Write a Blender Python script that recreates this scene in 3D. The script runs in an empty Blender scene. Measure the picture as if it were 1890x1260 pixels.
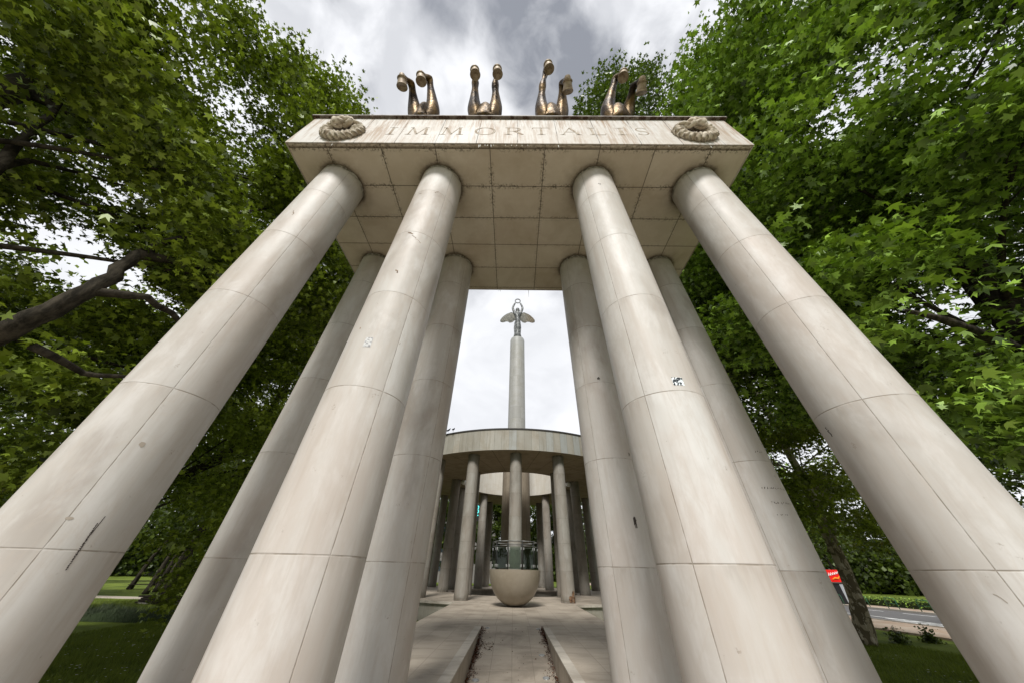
import bpy, math, random
import numpy as np
from mathutils import Vector, Matrix
R = math.radians
random.seed(7); rng = np.random.default_rng(7)
scene = bpy.context.scene

# ------------------------------------------------------------------ camera
EYE = Vector((0.019, 0.0, 1.527))
cx = Vector((0.99973, 0.0012, 0.0183)).normalized()
pitch, yaw, roll = 0.66093, -0.01509, 0.0231
fwd = Vector((math.sin(yaw)*math.cos(pitch), math.cos(yaw)*math.cos(pitch), math.sin(pitch)))
rt0 = Vector((math.cos(yaw), -math.sin(yaw), 0)); up0 = rt0.cross(fwd)
rt = math.cos(roll)*rt0 + math.sin(roll)*up0; up = -math.sin(roll)*rt0 + math.cos(roll)*up0
cd = bpy.data.cameras.new('camera'); cam = bpy.data.objects.new('camera', cd)
scene.collection.objects.link(cam); scene.camera = cam
m = Matrix((rt, up, -fwd)).transposed().to_4x4(); m.translation = EYE; cam.matrix_world = m
cd.sensor_width = 36; cd.lens = 10.362; cd.clip_end = 3000; cd.clip_start = 0.05

# ------------------------------------------------------------------ node maths helper
class V:
    def __init__(s, nt, sock): s.nt, s.s = nt, sock
    def _m(s, op, b=None, c=None):
        n = s.nt.nodes.new('ShaderNodeMath'); n.operation = op
        s.nt.links.new(s.s, n.inputs[0])
        for i, x in ((1, b), (2, c)):
            if x is None: continue
            if isinstance(x, V): s.nt.links.new(x.s, n.inputs[i])
            else: n.inputs[i].default_value = x
        return V(s.nt, n.outputs[0])
    def __add__(s, b): return s._m('ADD', b)
    def __sub__(s, b): return s._m('SUBTRACT', b)
    def __mul__(s, b): return s._m('MULTIPLY', b)
    def __truediv__(s, b): return s._m('DIVIDE', b)
    def abs(s): return s._m('ABSOLUTE')
    def pow(s, b): return s._m('POWER', b)
    def mod(s, b): return s._m('FLOORED_MODULO', b)
    def floor(s): return s._m('FLOOR')
    def mn(s, b): return s._m('MINIMUM', b)
    def mx(s, b): return s._m('MAXIMUM', b)
    def sqrt(s): return s._m('SQRT')
    def clamp(s): return s.mn(1.0).mx(0.0)
    def atan2(s, b): return s._m('ARCTAN2', b)
    def ramp(s, a, b, lo=0.0, hi=1.0):      # smooth map a..b -> lo..hi
        n = s.nt.nodes.new('ShaderNodeMapRange'); n.interpolation_type = 'SMOOTHSTEP'
        s.nt.links.new(s.s, n.inputs[0])
        for i, v in ((1, a), (2, b), (3, lo), (4, hi)): n.inputs[i].default_value = v
        return V(s.nt, n.outputs[0])
    def line(s, period, width, offset=0.0):  # 1 on thin lines every 'period'
        t = (s + (offset + period/2.0)).mod(period) - period/2.0
        return t.abs().ramp(width*0.35, width, 1.0, 0.0)
class Mat:
    def __init__(s, name, rough=0.6, spec=0.3, metal=0.0):
        s.m = bpy.data.materials.new(name); s.m.use_nodes = True; s.nt = s.m.node_tree
        s.b = s.nt.nodes['Principled BSDF']
        s.b.inputs['Roughness'].default_value = rough
        s.b.inputs['Specular IOR Level'].default_value = spec
        s.b.inputs['Metallic'].default_value = metal
        s.tc = s.nt.nodes.new('ShaderNodeTexCoord')
        sep = s.nt.nodes.new('ShaderNodeSeparateXYZ'); s.nt.links.new(s.tc.outputs['Object'], sep.inputs[0])
        s.x, s.y, s.z = [V(s.nt, o) for o in sep.outputs]
    def vec(s, x, y, z):
        n = s.nt.nodes.new('ShaderNodeCombineXYZ')
        for i, v in enumerate((x, y, z)):
            if isinstance(v, V): s.nt.links.new(v.s, n.inputs[i])
            else: n.inputs[i].default_value = v
        return n.outputs[0]
    def noise(s, vec=None, scale=1.0, detail=4.0, rough=0.55, dist=0.0):
        n = s.nt.nodes.new('ShaderNodeTexNoise')
        n.inputs['Scale'].default_value = scale; n.inputs['Detail'].default_value = detail
        n.inputs['Roughness'].default_value = rough; n.inputs['Distortion'].default_value = dist
        s.nt.links.new(vec if vec is not None else s.tc.outputs['Object'], n.inputs['Vector'])
        return V(s.nt, n.outputs['Fac'])
    def white(s, vec):
        n = s.nt.nodes.new('ShaderNodeTexWhiteNoise'); s.nt.links.new(vec, n.inputs['Vector'])
        return V(s.nt, n.outputs['Value'])
    def col(s, c):
        n = s.nt.nodes.new('ShaderNodeRGB'); n.outputs[0].default_value = (*c, 1); return n.outputs[0]
    def mix(s, f, a, b):
        n = s.nt.nodes.new('ShaderNodeMix'); n.data_type = 'RGBA'
        if isinstance(f, V): s.nt.links.new(f.s, n.inputs[0])
        else: n.inputs[0].default_value = f
        for i, c in ((6, a), (7, b)):
            if isinstance(c, tuple): n.inputs[i].default_value = (*c, 1)
            else: s.nt.links.new(c, n.inputs[i])
        return n.outputs[2]
    def base(s, c):
        if isinstance(c, tuple): s.b.inputs['Base Color'].default_value = (*c, 1)
        else: s.nt.links.new(c, s.b.inputs['Base Color'])
    def rough(s, v): s.nt.links.new(v.s, s.b.inputs['Roughness'])
    def bump(s, h, strength=0.3, dist=0.01):
        n = s.nt.nodes.new('ShaderNodeBump'); n.inputs['Strength'].default_value = strength
        n.inputs['Distance'].default_value = dist
        s.nt.links.new(h.s, n.inputs['Height']); s.nt.links.new(n.outputs[0], s.b.inputs['Normal'])

# ------------------------------------------------------------------ sky, sun, exposure
SUN_EL, SUN_AZ = R(46), R(188)     # sun high behind the camera, veiled by cloud
w = bpy.data.worlds.new('World'); scene.world = w; w.use_nodes = True
nt = w.node_tree; bg = nt.nodes['Background']
sky = nt.nodes.new('ShaderNodeTexSky'); sky.sky_type = 'NISHITA'; sky.sun_disc = False
sky.sun_elevation = SUN_EL; sky.sun_rotation = SUN_AZ
tc = nt.nodes.new('ShaderNodeTexCoord'); sp = nt.nodes.new('ShaderNodeSeparateXYZ')
nt.links.new(tc.outputs['Generated'], sp.inputs[0])
zx, zy, zz = [V(nt, o) for o in sp.outputs]
den = (zz.mx(0.0) + 0.18)
cmb = nt.nodes.new('ShaderNodeCombineXYZ'); nt.links.new((zx/den).s, cmb.inputs[0]); nt.links.new((zy/den).s, cmb.inputs[1])
def wn(scale, detail, dist, off=0):
    n = nt.nodes.new('ShaderNodeTexNoise'); n.inputs['Scale'].default_value = scale; n.inputs['Detail'].default_value = detail
    n.inputs['Distortion'].default_value = dist; n.inputs['Roughness'].default_value = .5
    mp = nt.nodes.new('ShaderNodeMapping'); mp.inputs['Location'].default_value = (off, off*.7, 0)
    mp.inputs['Scale'].default_value = (1.0, 1.0, 1.6)
    nt.links.new(tc.outputs['Generated'], mp.inputs[0]); nt.links.new(mp.outputs[0], n.inputs['Vector'])
    return V(nt, n.outputs['Fac'])
cl = wn(2.6, 8, .55, 3.3).ramp(.42, .60)*.68 + wn(8.0, 9, .4, 9.1).ramp(.36, .64)*.40
dark = zz.ramp(.62, .92, 0.0, 1.0)                 # heavier cloud overhead
thick = (cl*(dark*.80 + .22)).clamp()
mixc = nt.nodes.new('ShaderNodeMix'); mixc.data_type = 'RGBA'
nt.links.new(thick.s, mixc.inputs[0])
mixc.inputs[6].default_value = (5.7, 5.75, 5.9, 1); mixc.inputs[7].default_value = (1.75, 1.84, 2.06, 1)
mix2 = nt.nodes.new('ShaderNodeMix'); mix2.data_type = 'RGBA'; mix2.inputs[0].default_value = .05
nt.links.new(mixc.outputs[2], mix2.inputs[6]); nt.links.new(sky.outputs[0], mix2.inputs[7])
nt.links.new(mix2.outputs[2], bg.inputs[0]); bg.inputs[1].default_value = 0.10
sl = bpy.data.lights.new('sun', 'SUN'); sl.energy = 2.4; sl.angle = R(14); sl.color = (1, .98, .945)
so = bpy.data.objects.new('sun', sl); scene.collection.objects.link(so)
sd = Vector((math.sin(SUN_AZ)*math.cos(SUN_EL), math.cos(SUN_AZ)*math.cos(SUN_EL), math.sin(SUN_EL)))
so.rotation_euler = sd.to_track_quat('Z', 'Y').to_euler()
scene.view_settings.view_transform = 'Standard'; scene.view_settings.look = 'None'
scene.view_settings.exposure = .90; scene.view_settings.gamma = 1

# ------------------------------------------------------------------ object helpers
COL = scene.collection
def tag(o, label=None, cat=None, group=None, kind=None):
    if label: o['label'] = label
    if cat: o['category'] = cat
    if group: o['group'] = group
    if kind: o['kind'] = kind
    return o
def thing(name, label, cat, loc=(0, 0, 0), rz=0.0, group=None):
    o = bpy.data.objects.new(name, None); COL.objects.link(o); o.location = loc; o.rotation_euler = (0, 0, rz)
    return tag(o, label, cat, group)
class MB:
    def __init__(s): s.v = []; s.f = []
    def add(s, vs, fs):
        n = len(s.v); s.v += [tuple(p) for p in vs]; s.f += [tuple(i+n for i in f) for f in fs]; return s
    def box(s, x0, x1, y0, y1, z0, z1):
        return s.add([(x, y, z) for z in (z0, z1) for x, y in ((x0, y0), (x1, y0), (x1, y1), (x0, y1))],
                     [(3, 2, 1, 0), (4, 5, 6, 7), (0, 1, 5, 4), (1, 2, 6, 5), (2, 3, 7, 6), (3, 0, 4, 7)])
    def prism(s, poly, z0, z1):
        n = len(poly); vs = [(x, y, z0) for x, y in poly] + [(x, y, z1) for x, y in poly]
        return s.add(vs, [tuple(reversed(range(n))), tuple(range(n, 2*n))] + [(i, (i+1) % n, n+(i+1) % n, n+i) for i in range(n)])
    def lathe(s, prof, seg=48, c=(0, 0), a0=0.0, a1=2*math.pi, closed=False):
        full = abs(a1-a0-2*math.pi) < 1e-6; na = seg if full else seg+1; vs = []; fs = []
        for i in range(na):
            a = a0+(a1-a0)*i/seg
            for r, z in prof: vs.append((c[0]+r*math.cos(a), c[1]+r*math.sin(a), z))
        n = len(prof); pr = range(n if closed else n-1)
        for i in range(seg):
            j = (i+1) % na
            for k in pr:
                k2 = (k+1) % n; fs.append((i*n+k, j*n+k, j*n+k2, i*n+k2))
        return s.add(vs, fs)
    def tube(s, pts, rad, seg=8, cap=True):
        pts = [Vector(p) for p in pts]; n = len(pts)
        if not hasattr(rad, '__len__'): rad = [rad]*n
        vs = []; ref = None
        for i, p in enumerate(pts):
            t = (pts[min(i+1, n-1)]-pts[max(i-1, 0)]).normalized()
            if ref is None: ref = t.orthogonal().normalized()
            a = (ref-t*ref.dot(t)); a = a.normalized() if a.length > 1e-6 else t.orthogonal().normalized()
            ref = a; b = t.cross(a)
            for k in range(seg):
                q = 2*math.pi*k/seg; vs.append(p+(a*math.cos(q)+b*math.sin(q))*rad[i])
        fs = [(i*seg+k, i*seg+(k+1) % seg, (i+1)*seg+(k+1) % seg, (i+1)*seg+k) for i in range(n-1) for k in range(seg)]
        if cap: fs += [tuple(reversed(range(seg))), tuple(range((n-1)*seg, n*seg))]
        return s.add(vs, fs)
    def ball(s, c, r, seg=12, rings=8):
        rx, ry, rz = r if hasattr(r, '__len__') else (r, r, r); vs = []; fs = []
        for i in range(rings+1):
            p = math.pi*i/rings
            for k in range(seg):
                q = 2*math.pi*k/seg; vs.append((c[0]+rx*math.sin(p)*math.cos(q), c[1]+ry*math.sin(p)*math.sin(q), c[2]-rz*math.cos(p)))
        for i in range(rings):
            for k in range(seg): fs.append((i*seg+k, i*seg+(k+1) % seg, (i+1)*seg+(k+1) % seg, (i+1)*seg+k))
        return s.add(vs, fs)
    def build(s, name, mat, parent=None, smooth=False, bevel=0.0, auto=None):
        me = bpy.data.meshes.new(name); me.from_pydata(s.v, [], s.f); me.validate(); me.update()
        if mat: me.materials.append(mat.m if isinstance(mat, Mat) else mat)
        o = bpy.data.objects.new(name, me); COL.objects.link(o)
        if parent: o.parent = parent
        if smooth: me.polygons.foreach_set('use_smooth', [True]*len(me.polygons))
        if auto is not None and smooth:
            try: me.set_sharp_from_angle(angle=auto)
            except Exception: pass
        if bevel:
            b = o.modifiers.new('bevel', 'BEVEL'); b.width = bevel; b.segments = 2; b.limit_method = 'ANGLE'
        return o
def struct(o): o['kind'] = 'structure'; return o
def skin(name, verts, edges, mat, parent=None, root=0, sub=2):
    me = bpy.data.meshes.new(name); me.from_pydata([v[0] for v in verts], edges, []); me.update()
    o = bpy.data.objects.new(name, me); COL.objects.link(o)
    if parent: o.parent = parent
    me.materials.append(mat.m)
    sk = o.modifiers.new('skin', 'SKIN'); sk.use_smooth_shade = True
    if not me.skin_vertices: me.attributes
    for i, v in enumerate(verts):
        d = me.skin_vertices[0].data[i]; r = v[1]; d.radius = r if hasattr(r, '__len__') else (r, r); d.use_root = (i == root)
    sb = o.modifiers.new('sub', 'SUBSURF'); sb.levels = sub; sb.render_levels = sub
    return o
def skin_mesh(name, verts, edges, mat, parent=None, root=0, sub=2):
    # the skin layer only exists once the modifier is added through an operator-free path: create it first
    me = bpy.data.meshes.new(name); me.from_pydata([v[0] for v in verts], edges, []); me.update()
    o = bpy.data.objects.new(name, me); COL.objects.link(o); me.materials.append(mat.m)
    if parent: o.parent = parent
    bpy.context.view_layer.objects.active = o
    sk = o.modifiers.new('skin', 'SKIN'); sk.use_smooth_shade = True
    if len(me.skin_vertices) == 0:
        bpy.context.view_layer.objects.active = o; o.select_set(True)
        with bpy.context.temp_override(object=o, active_object=o, selected_objects=[o]):
            bpy.ops.mesh.customdata_skin_add()
    for i, v in enumerate(verts):
        d = me.skin_vertices[0].data[i]; r = v[1]; d.radius = r if hasattr(r, '__len__') else (r, r); d.use_root = (i == root)
    sb = o.modifiers.new('sub', 'SUBSURF'); sb.levels = sub; sb.render_levels = sub
    return o

# ------------------------------------------------------------------ stone materials
JZ, J0, SOF, RC = 1.5, 1.6, 8.787, 0.465
CX = (-4.2, -1.8, 1.8, 4.2); CYF, CYB = 3.305, 5.701
FX, FY0, FY1, FZ = 5.062, 2.397, 6.611, 10.36
def stone_tone(M, vec=None, warm=(.45, .402, .36), cool=(.49, .475, .445), pale=(.58, .57, .545)):
    n1 = M.noise(vec, .9, 5, .6, .6); n2 = M.noise(vec, 5, 5, .6)
    c = M.mix(n1.ramp(.35, .65), warm, cool)
    return M.mix(n2.ramp(.45, .75)*.5, c, pale), n1, n2
def column_mat(name, ztop, jz, j0, jw=.008, dim=1.0):
    M = Mat(name, .5, .30)
    ang = M.y.atan2(M.x); arc = ang*RC
    oi = M.nt.nodes.new('ShaderNodeObjectInfo'); orn = V(M.nt, oi.outputs['Random'])
    vz = M.vec(M.x, M.y, M.z*.35 + orn*40.0)
    c, n1, n2 = stone_tone(M, vz)
    cell = ((M.z-j0)/jz).floor(); quad = ((ang+math.pi/4)/(math.pi/2)).floor()
    wv = M.white(M.vec(cell+orn*97.0, quad, 3.0))
    c = M.mix(wv*.5, c, (.36, .315, .27)); 
    wv2 = M.white(M.vec(cell+orn*53.0, quad, 8.0)); c = M.mix(wv2.ramp(.45, 1.0)*.22, c, (.40, .40, .375))
    st = M.noise(M.vec(M.x, M.y, M.z*.06+orn*9.0), 9, 4, .6).ramp(.5, .8)
    c = M.mix(st*.40, c, (.33, .27, .215))
    mo = M.noise(M.vec(M.x, M.y, M.z*.5+orn*70.0), 1.3, 4, .5, .3).ramp(.52, .72); c = M.mix(mo*.62, c, (.27, .235, .20)); m2 = M.noise(M.vec(M.x, M.y, M.z*.4+orn*50.0), 3.0, 5, .65, .3).ramp(.46, .70); c = M.mix(m2*.34, c, (.62, .61, .59)); m3 = M.noise(M.vec(M.x, M.y, M.z*.03+orn*15.0), 26, 3, .6).ramp(.52, .72); c = M.mix(m3*.09, c, (.25, .21, .17)); dz = ((M.z-j0).mod(jz)).ramp(jz-.30, jz, 0, 1)*M.noise(M.vec(M.x, M.y, M.z*.2+orn*5.0), 5, 4, .7).ramp(.45, .68); c = M.mix(dz*.35, c, (.24, .20, .16))
    vein = M.noise(M.vec(M.x, M.y*1.0, M.z*.25+orn*20.0), 2.4, 8, .65, 1.8)
    c = M.mix((vein-.5).abs().ramp(0, .03, 1, 0)*.20, c, (.42, .36, .30))
    sp = M.noise(M.vec(M.x, M.y, M.z+orn*31.0), 7, 3, .5); sp2 = M.noise(None, 60, 2, .6)
    c = M.mix(sp.ramp(.66, .74)*sp2.ramp(.52, .62)*.55, c, (.22, .18, .14))
    jl = (M.z).line(jz, jw, -j0); vl = ((ang+math.pi/4).line(math.pi/2, jw*.75/RC))
    gr = M.noise(None, 6, 3, .6).ramp(.35, .6)
    j = jl.mx(vl)
    c = M.mix(j*(gr*.55+.22), c, (.19, .16, .12))
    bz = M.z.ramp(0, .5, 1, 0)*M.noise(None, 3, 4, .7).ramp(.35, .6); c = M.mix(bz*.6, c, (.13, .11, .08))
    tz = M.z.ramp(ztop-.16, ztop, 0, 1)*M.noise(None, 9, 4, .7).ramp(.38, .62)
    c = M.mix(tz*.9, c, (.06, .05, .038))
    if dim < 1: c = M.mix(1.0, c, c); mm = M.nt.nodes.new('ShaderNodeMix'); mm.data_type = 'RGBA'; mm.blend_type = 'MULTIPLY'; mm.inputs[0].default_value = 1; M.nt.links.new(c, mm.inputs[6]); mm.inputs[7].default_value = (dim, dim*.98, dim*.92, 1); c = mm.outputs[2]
    M.base(c); M.rough(n2*.2+.42); M.bump(n2*.15-j, .5, .006)
    return M
def ang_cells(M, period, r):
    a = (M.y.atan2(M.x))*r; return a, (a/period).floor()
M_col = column_mat('portico_column_stone', SOF, JZ, J0)
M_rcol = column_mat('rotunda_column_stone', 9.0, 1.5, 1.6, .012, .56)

# entablature: panels, brown run-off streaks from the cornice
M_fas = Mat('fascia_stone', .6, .3)
c, n1, n2 = stone_tone(M_fas, None, (.47, .435, .39), (.54, .525, .50), (.60, .585, .56))
wv = M_fas.white(M_fas.vec(((M_fas.x+.0)/.89).floor(), 1.0, 2.0)); c = M_fas.mix(wv*.3, c, (.42, .36, .30))
sx = M_fas.x + M_fas.z*.02
s1 = M_fas.noise(M_fas.vec(sx*1.0, M_fas.y*.3, M_fas.z*.12), 6.5, 5, .7).ramp(.42, .60)
s2 = M_fas.noise(M_fas.vec(sx, M_fas.y*.3, M_fas.z*.05), 22, 3, .6).ramp(.36, .56)
fall = M_fas.z.ramp(SOF-.6, FZ, .5, 1.0)
reg = M_fas.noise(M_fas.vec(M_fas.x, 0.0, 0.0), .7, 2, .5).ramp(.36, .55, .35, 1)
c = M_fas.mix((s1*s2*fall*reg*.95).clamp(), c, (.27, .175, .10))
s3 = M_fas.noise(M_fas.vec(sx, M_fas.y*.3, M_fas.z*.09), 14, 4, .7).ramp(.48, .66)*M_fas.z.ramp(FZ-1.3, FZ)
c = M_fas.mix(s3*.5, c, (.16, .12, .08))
jx = M_fas.x.line(.89, .010); jn = M_fas.noise(None, 3, 3).ramp(.35, .6)
c = M_fas.mix(jx*(jn*.7+.3), c, (.05, .04, .03))
eb = M_fas.z.ramp(SOF, SOF+.022, 1, 0)*M_fas.noise(None, 4, 3).ramp(.3, .6)
c = M_fas.mix(eb*.3, c, (.20, .13, .08)); M_fas.base(c); M_fas.bump(n2*.2-jx, .5, .006)

# soffit: 1.2 m x 0.8 m slabs with black joints and mildew
M_sof = Mat('soffit_stone', .7, .2)
S = M_sof; c, n1, n2 = stone_tone(S, None, (.53, .465, .38), (.58, .52, .435), (.62, .565, .48))
gx = (S.x-.6).line(1.2, .014); gy = (S.y-CYF).line(.7987, .014); g = gx.mx(gy)
cellw = S.white(S.vec(((S.x-.6)/1.2).floor(), ((S.y-CYF)/.7987).floor(), 1.0))
c = S.mix(cellw*.3, c, (.38, .30, .215))
br = S.noise(None, 1.2, 4, .6, .5).ramp(.45, .75); c = S.mix(br*.35, c, (.34, .265, .18))
c = S.mix(g*.75, c, (.06, .048, .035))
nearx = ((S.x-.6+.6).mod(1.2)-.6).abs(); neary = ((S.y-CYF+.39935).mod(.7987)-.39935).abs()
nearj = nearx.mn(neary).ramp(.01, .10, 1, 0)
zone = S.noise(None, .9, 2).ramp(.33, .5)*S.y.ramp(3.0, 4.6, 1, .3)
spots = S.noise(None, 19, 4, .65).ramp(.50, .57); c = S.mix(nearj*zone*spots*.75, c, (.04, .032, .024))
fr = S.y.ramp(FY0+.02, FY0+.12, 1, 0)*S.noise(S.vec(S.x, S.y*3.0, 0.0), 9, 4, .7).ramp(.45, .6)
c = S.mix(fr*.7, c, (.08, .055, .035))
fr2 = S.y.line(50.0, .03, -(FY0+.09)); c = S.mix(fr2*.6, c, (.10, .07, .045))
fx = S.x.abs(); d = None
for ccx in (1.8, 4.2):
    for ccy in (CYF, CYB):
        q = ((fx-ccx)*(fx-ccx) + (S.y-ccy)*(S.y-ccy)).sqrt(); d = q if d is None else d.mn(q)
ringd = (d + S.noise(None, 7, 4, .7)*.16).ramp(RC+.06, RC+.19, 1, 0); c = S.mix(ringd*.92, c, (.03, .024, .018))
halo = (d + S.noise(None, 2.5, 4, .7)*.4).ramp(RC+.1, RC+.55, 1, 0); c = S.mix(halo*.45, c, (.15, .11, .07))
S.base(c); S.bump(n2*.2-g, .5, .006)

M_cor = Mat('cornice_stone', .75, .2); S = M_cor
c, n1, n2 = stone_tone(S); mo = S.noise(S.vec(S.x, S.y*.4, S.z*2.0), 5, 6, .7)
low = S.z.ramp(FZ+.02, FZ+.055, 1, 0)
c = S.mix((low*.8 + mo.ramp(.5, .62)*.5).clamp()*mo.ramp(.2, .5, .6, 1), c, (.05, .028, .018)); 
c = S.mix(low*S.noise(None, 30, 3).ramp(.62, .7)*.8, c, (.45, .36, .27)); S.base(c)

def paving(name, px, py, ox=0, oy=0, tint=(.37, .318, .255)):
    S = Mat(name, .65, .3); c, n1, n2 = stone_tone(S, None, tint, tuple(t*1.07 for t in tint), tuple(t*1.17 for t in tint))
    cell = S.white(S.vec(((S.x-ox)/px).floor(), ((S.y-oy)/py).floor(), 1.0)); c = S.mix(cell*.35, c, tuple(t*.74 for t in tint))
    l = (S.x-ox).line(px, .008).mx((S.y-oy).line(py, .008)); c = S.mix(l*.6, c, (.13, .10, .075))
    dn = S.noise(None, .7, 5, .6, .4).ramp(.46, .68); c = S.mix(dn*.6, c, (.17, .14, .105)); d3 = S.noise(S.vec(S.x*.6, S.y*2.2, 0.0), .9, 5, .65).ramp(.5, .68); c = S.mix(d3*.45, c, (.14, .115, .085))
    sp = S.noise(None, 22, 3, .6).ramp(.66, .72); c = S.mix(sp*.5, c, (.12, .09, .06))
    cr = S.noise(None, 3.0, 8, .7, 2.5); c = S.mix((cr-.5).abs().ramp(0, .008, 1, 0)*S.noise(None, .5, 2).ramp(.5, .6)*.5, c, (.15, .11, .08))
    S.base(c); S.bump(n2*.3-l, .4, .005); S.rough(n1*.3+.45); return S
M_pave = paving('platform_paving', .62, .93, .05)
M_ramp = paving('ramp_paving', .54, .9, .04, 0, (.38, .325, .26))
M_plaza = paving('plaza_paving', .8, .8, 0, 0, (.40, .35, .29))
M_wall = paving('podium_wall_stone', .93, 3.0, 0, 0, (.30, .28, .235))
M_lip = paving('podium_edge_stone', .93, 3.0, 0, 0, (.45, .41, .35))

M_rf = Mat('rotunda_fascia_stone', .6, .3); S = M_rf
c, n1, n2 = stone_tone(S, None, (.29, .26, .205), (.33, .315, .27), (.37, .355, .31))
a, cell = ang_cells(S, .60, 12.25)
wv = S.white(S.vec(cell, 0.0, 0.0)); c = S.mix(wv.ramp(0, 1)*.55, c, (.21, .20, .165))
wv2 = S.white(S.vec(cell, 5.0, 0.0)); c = S.mix(wv2.ramp(.82, .86)*.35, c, (.28, .33, .35))
l = a.line(.60, .014); c = S.mix(l*.7, c, (.08, .07, .055))
sn = S.noise(S.vec(S.x, S.y, S.z*.1), 4, 4, .7).ramp(.48, .7); c = S.mix(sn*.45, c, (.16, .14, .10)); S.base(c)
M_ri = Mat('rotunda_inner_stone', .6, .3); S = M_ri
c, n1, n2 = stone_tone(S, None, (.46, .42, .35), (.50, .475, .42), (.55, .52, .47)); a, cell = ang_cells(S, .60, 5.62)
wv = S.white(S.vec(cell, 0.0, 0.0)); c = S.mix(wv*.3, c, (.40, .365, .30)); c = S.mix(a.line(.60, .012)*.35, c, (.2, .17, .13))
sn = S.noise(S.vec(S.x, S.y, S.z*.1), 3, 4, .7).ramp(.48, .7); c = S.mix(sn*.3, c, (.33, .28, .22)); S.base(c)
M_rs = Mat('rotunda_soffit_stone', .8, .1); S = M_rs
c, n1, n2 = stone_tone(S, None, (.30, .24, .17), (.34, .275, .20), (.37, .31, .235))
l = ((S.y.atan2(S.x))).line(math.pi/20, .003); rr = (S.x*S.x+S.y*S.y).sqrt()
l = l.mx(rr.line(1.35, .014, -5.6)); c = S.mix(l*.7, c, (.05, .038, .026))
c = S.mix(S.noise(None, 1.1, 4, .6).ramp(.45, .7)*.5, c, (.18, .135, .09)); S.base(c)
M_rt = Mat('dark_flashing', .6, .3); M_rt.base(M_rt.mix(M_rt.noise(None, 3, 4), (.015, .013, .011), (.06, .055, .05)))
M_tow = Mat('memorial_column_stone', .5, .35); S = M_tow
c, n1, n2 = stone_tone(S, None, (.31, .30, .26), (.36, .355, .33), (.42, .415, .395))
ang = S.y.atan2(S.x); lv = ((S.z)/1.5).floor()
wv = S.white(S.vec(lv, (ang/(math.pi/6)).floor(), 1.0)); c = S.mix(wv*.45, c, (.23, .225, .20))
l = S.z.line(1.5, .02).mx(ang.line(math.pi/6, .012)); c = S.mix(l*.5, c, (.14, .13, .11))
c = S.mix(.25, c, (.12, .12, .115)); c = S.mix(S.z.ramp(27, 29.4)*.4, c, (.26, .27, .27)); S.base(c)
M_towb = Mat('memorial_base_stone', .6, .3); S = M_towb
c, n1, n2 = stone_tone(S, None, (.21, .17, .125), (.25, .21, .16), (.30, .26, .20))
sn = S.noise(S.vec(S.x, S.y, S.z*.05), 5, 4, .6).ramp(.4, .65); c = S.mix(sn*.5, c, (.13, .10, .07))
l = (S.y.atan2(S.x)).line(math.pi/8, .008); c = S.mix(l*.6, c, (.1, .08, .05)); S.base(c)
M_bowl = Mat('bowl_stone', .38, .4); c, n1, n2 = stone_tone(M_bowl, None, (.22, .185, .135), (.25, .215, .165), (.28, .245, .19)); M_bowl.base(c)

M_br = Mat('bronze_patina', .45, .4, .7); S = M_br
n = S.noise(None, 1.9, 5, .6, .6); n3 = S.noise(None, 9, 4, .6)
c = S.mix(n.ramp(.38, .62), (.022, .014, .007), (.15, .092, .032)); c = S.mix(n3.ramp(.5, .7)*.6, c, (.05, .035, .03)); S.base(c); S.rough(n3*.3+.28); S.bump(n3+n, .7, .03)
M_hoof = Mat('pale_bronze_hoof', .55, .4, .25); S = M_hoof; n = S.noise(None, 7, 4)
S.base(S.mix(n.ramp(.35, .7), (.30, .235, .155), (.17, .115, .065)))
M_wr = Mat('carved_wreath_stone', .85, .15); S = M_wr; n = S.noise(None, 9, 5, .7)
pw = V(S.nt, S.nt.nodes.new('ShaderNodeNewGeometry').outputs['Pointiness'])
c = S.mix(n.ramp(.42, .62), (.56, .50, .41), (.34, .28, .21)); c = S.mix(pw.ramp(.40, .495, 1, 0)*.85, c, (.06, .045, .03)); S.base(c)
M_sta = Mat('silvered_bronze', .5, .5, .3); S = M_sta; n = S.noise(None, 3.2, 6, .7, .8)
c = S.mix(n.ramp(.42, .58), (.022, .025, .024), (.17, .175, .17)); S.base(c); S.bump(n, .6, .06)
M_wing = Mat('gilded_bronze_feathers', .55, .4, .3); S = M_wing; n = S.noise(S.vec(S.x*1.5, S.y, S.z*6.0), 1.6, 5, .6)
c = S.mix(n.ramp(.38, .62), (.035, .035, .028), (.13, .125, .10)); c = S.mix(S.x.ramp(.8, 2.2)*.5, c, (.10, .065, .025)); S.base(c); S.bump(n, .5, .06)

# ------------------------------------------------------------------ PORTICO
portico = thing('memorial_portico', 'eight-columned pale stone portico inscribed IMMORTALIS, in the foreground', 'portico')
marks = Mat('dark_marks', .8, .1); marks.base((.06, .05, .045))
chipm = Mat('chipped_stone', .9, .1); chipm.base(chipm.mix(chipm.noise(None, 60, 3).ramp(.4, .6), (.30, .20, .12), (.05, .035, .025)))
paper = Mat('pale_sticker', .6, .3); paper.base(paper.mix(paper.noise(None, 34, 3).ramp(.45, .62), (.50, .50, .49), (.20, .20, .20)))
paper2 = Mat('black_and_white_sticker', .5, .3); paper2.base(paper2.mix(paper2.noise(None, 26, 3).ramp(.48, .53), (.72, .78, .80), (.02, .025, .03)))
gray_blob = Mat('patch_filler', .8, .1); gray_blob.base((.33, .29, .24))
def cylpatch(th0, th1, z0, z1, r=RC, off=.002, n=4, wob=0.0, shear=0.0):
    b = MB(); vs = []
    for i in range(n+1):
        t = i/n; th = R(th0+(th1-th0)*t)
        for j in (0, 1):
            zz_ = (z0, z1)[j] + shear*t + (random.uniform(-wob, wob) if wob else 0)
            vs.append(((r+off)*math.cos(th), (r+off)*math.sin(th), zz_))
    return b.add(vs, [(2*i, 2*i+2, 2*i+3, 2*i+1) for i in range(n)])
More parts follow.
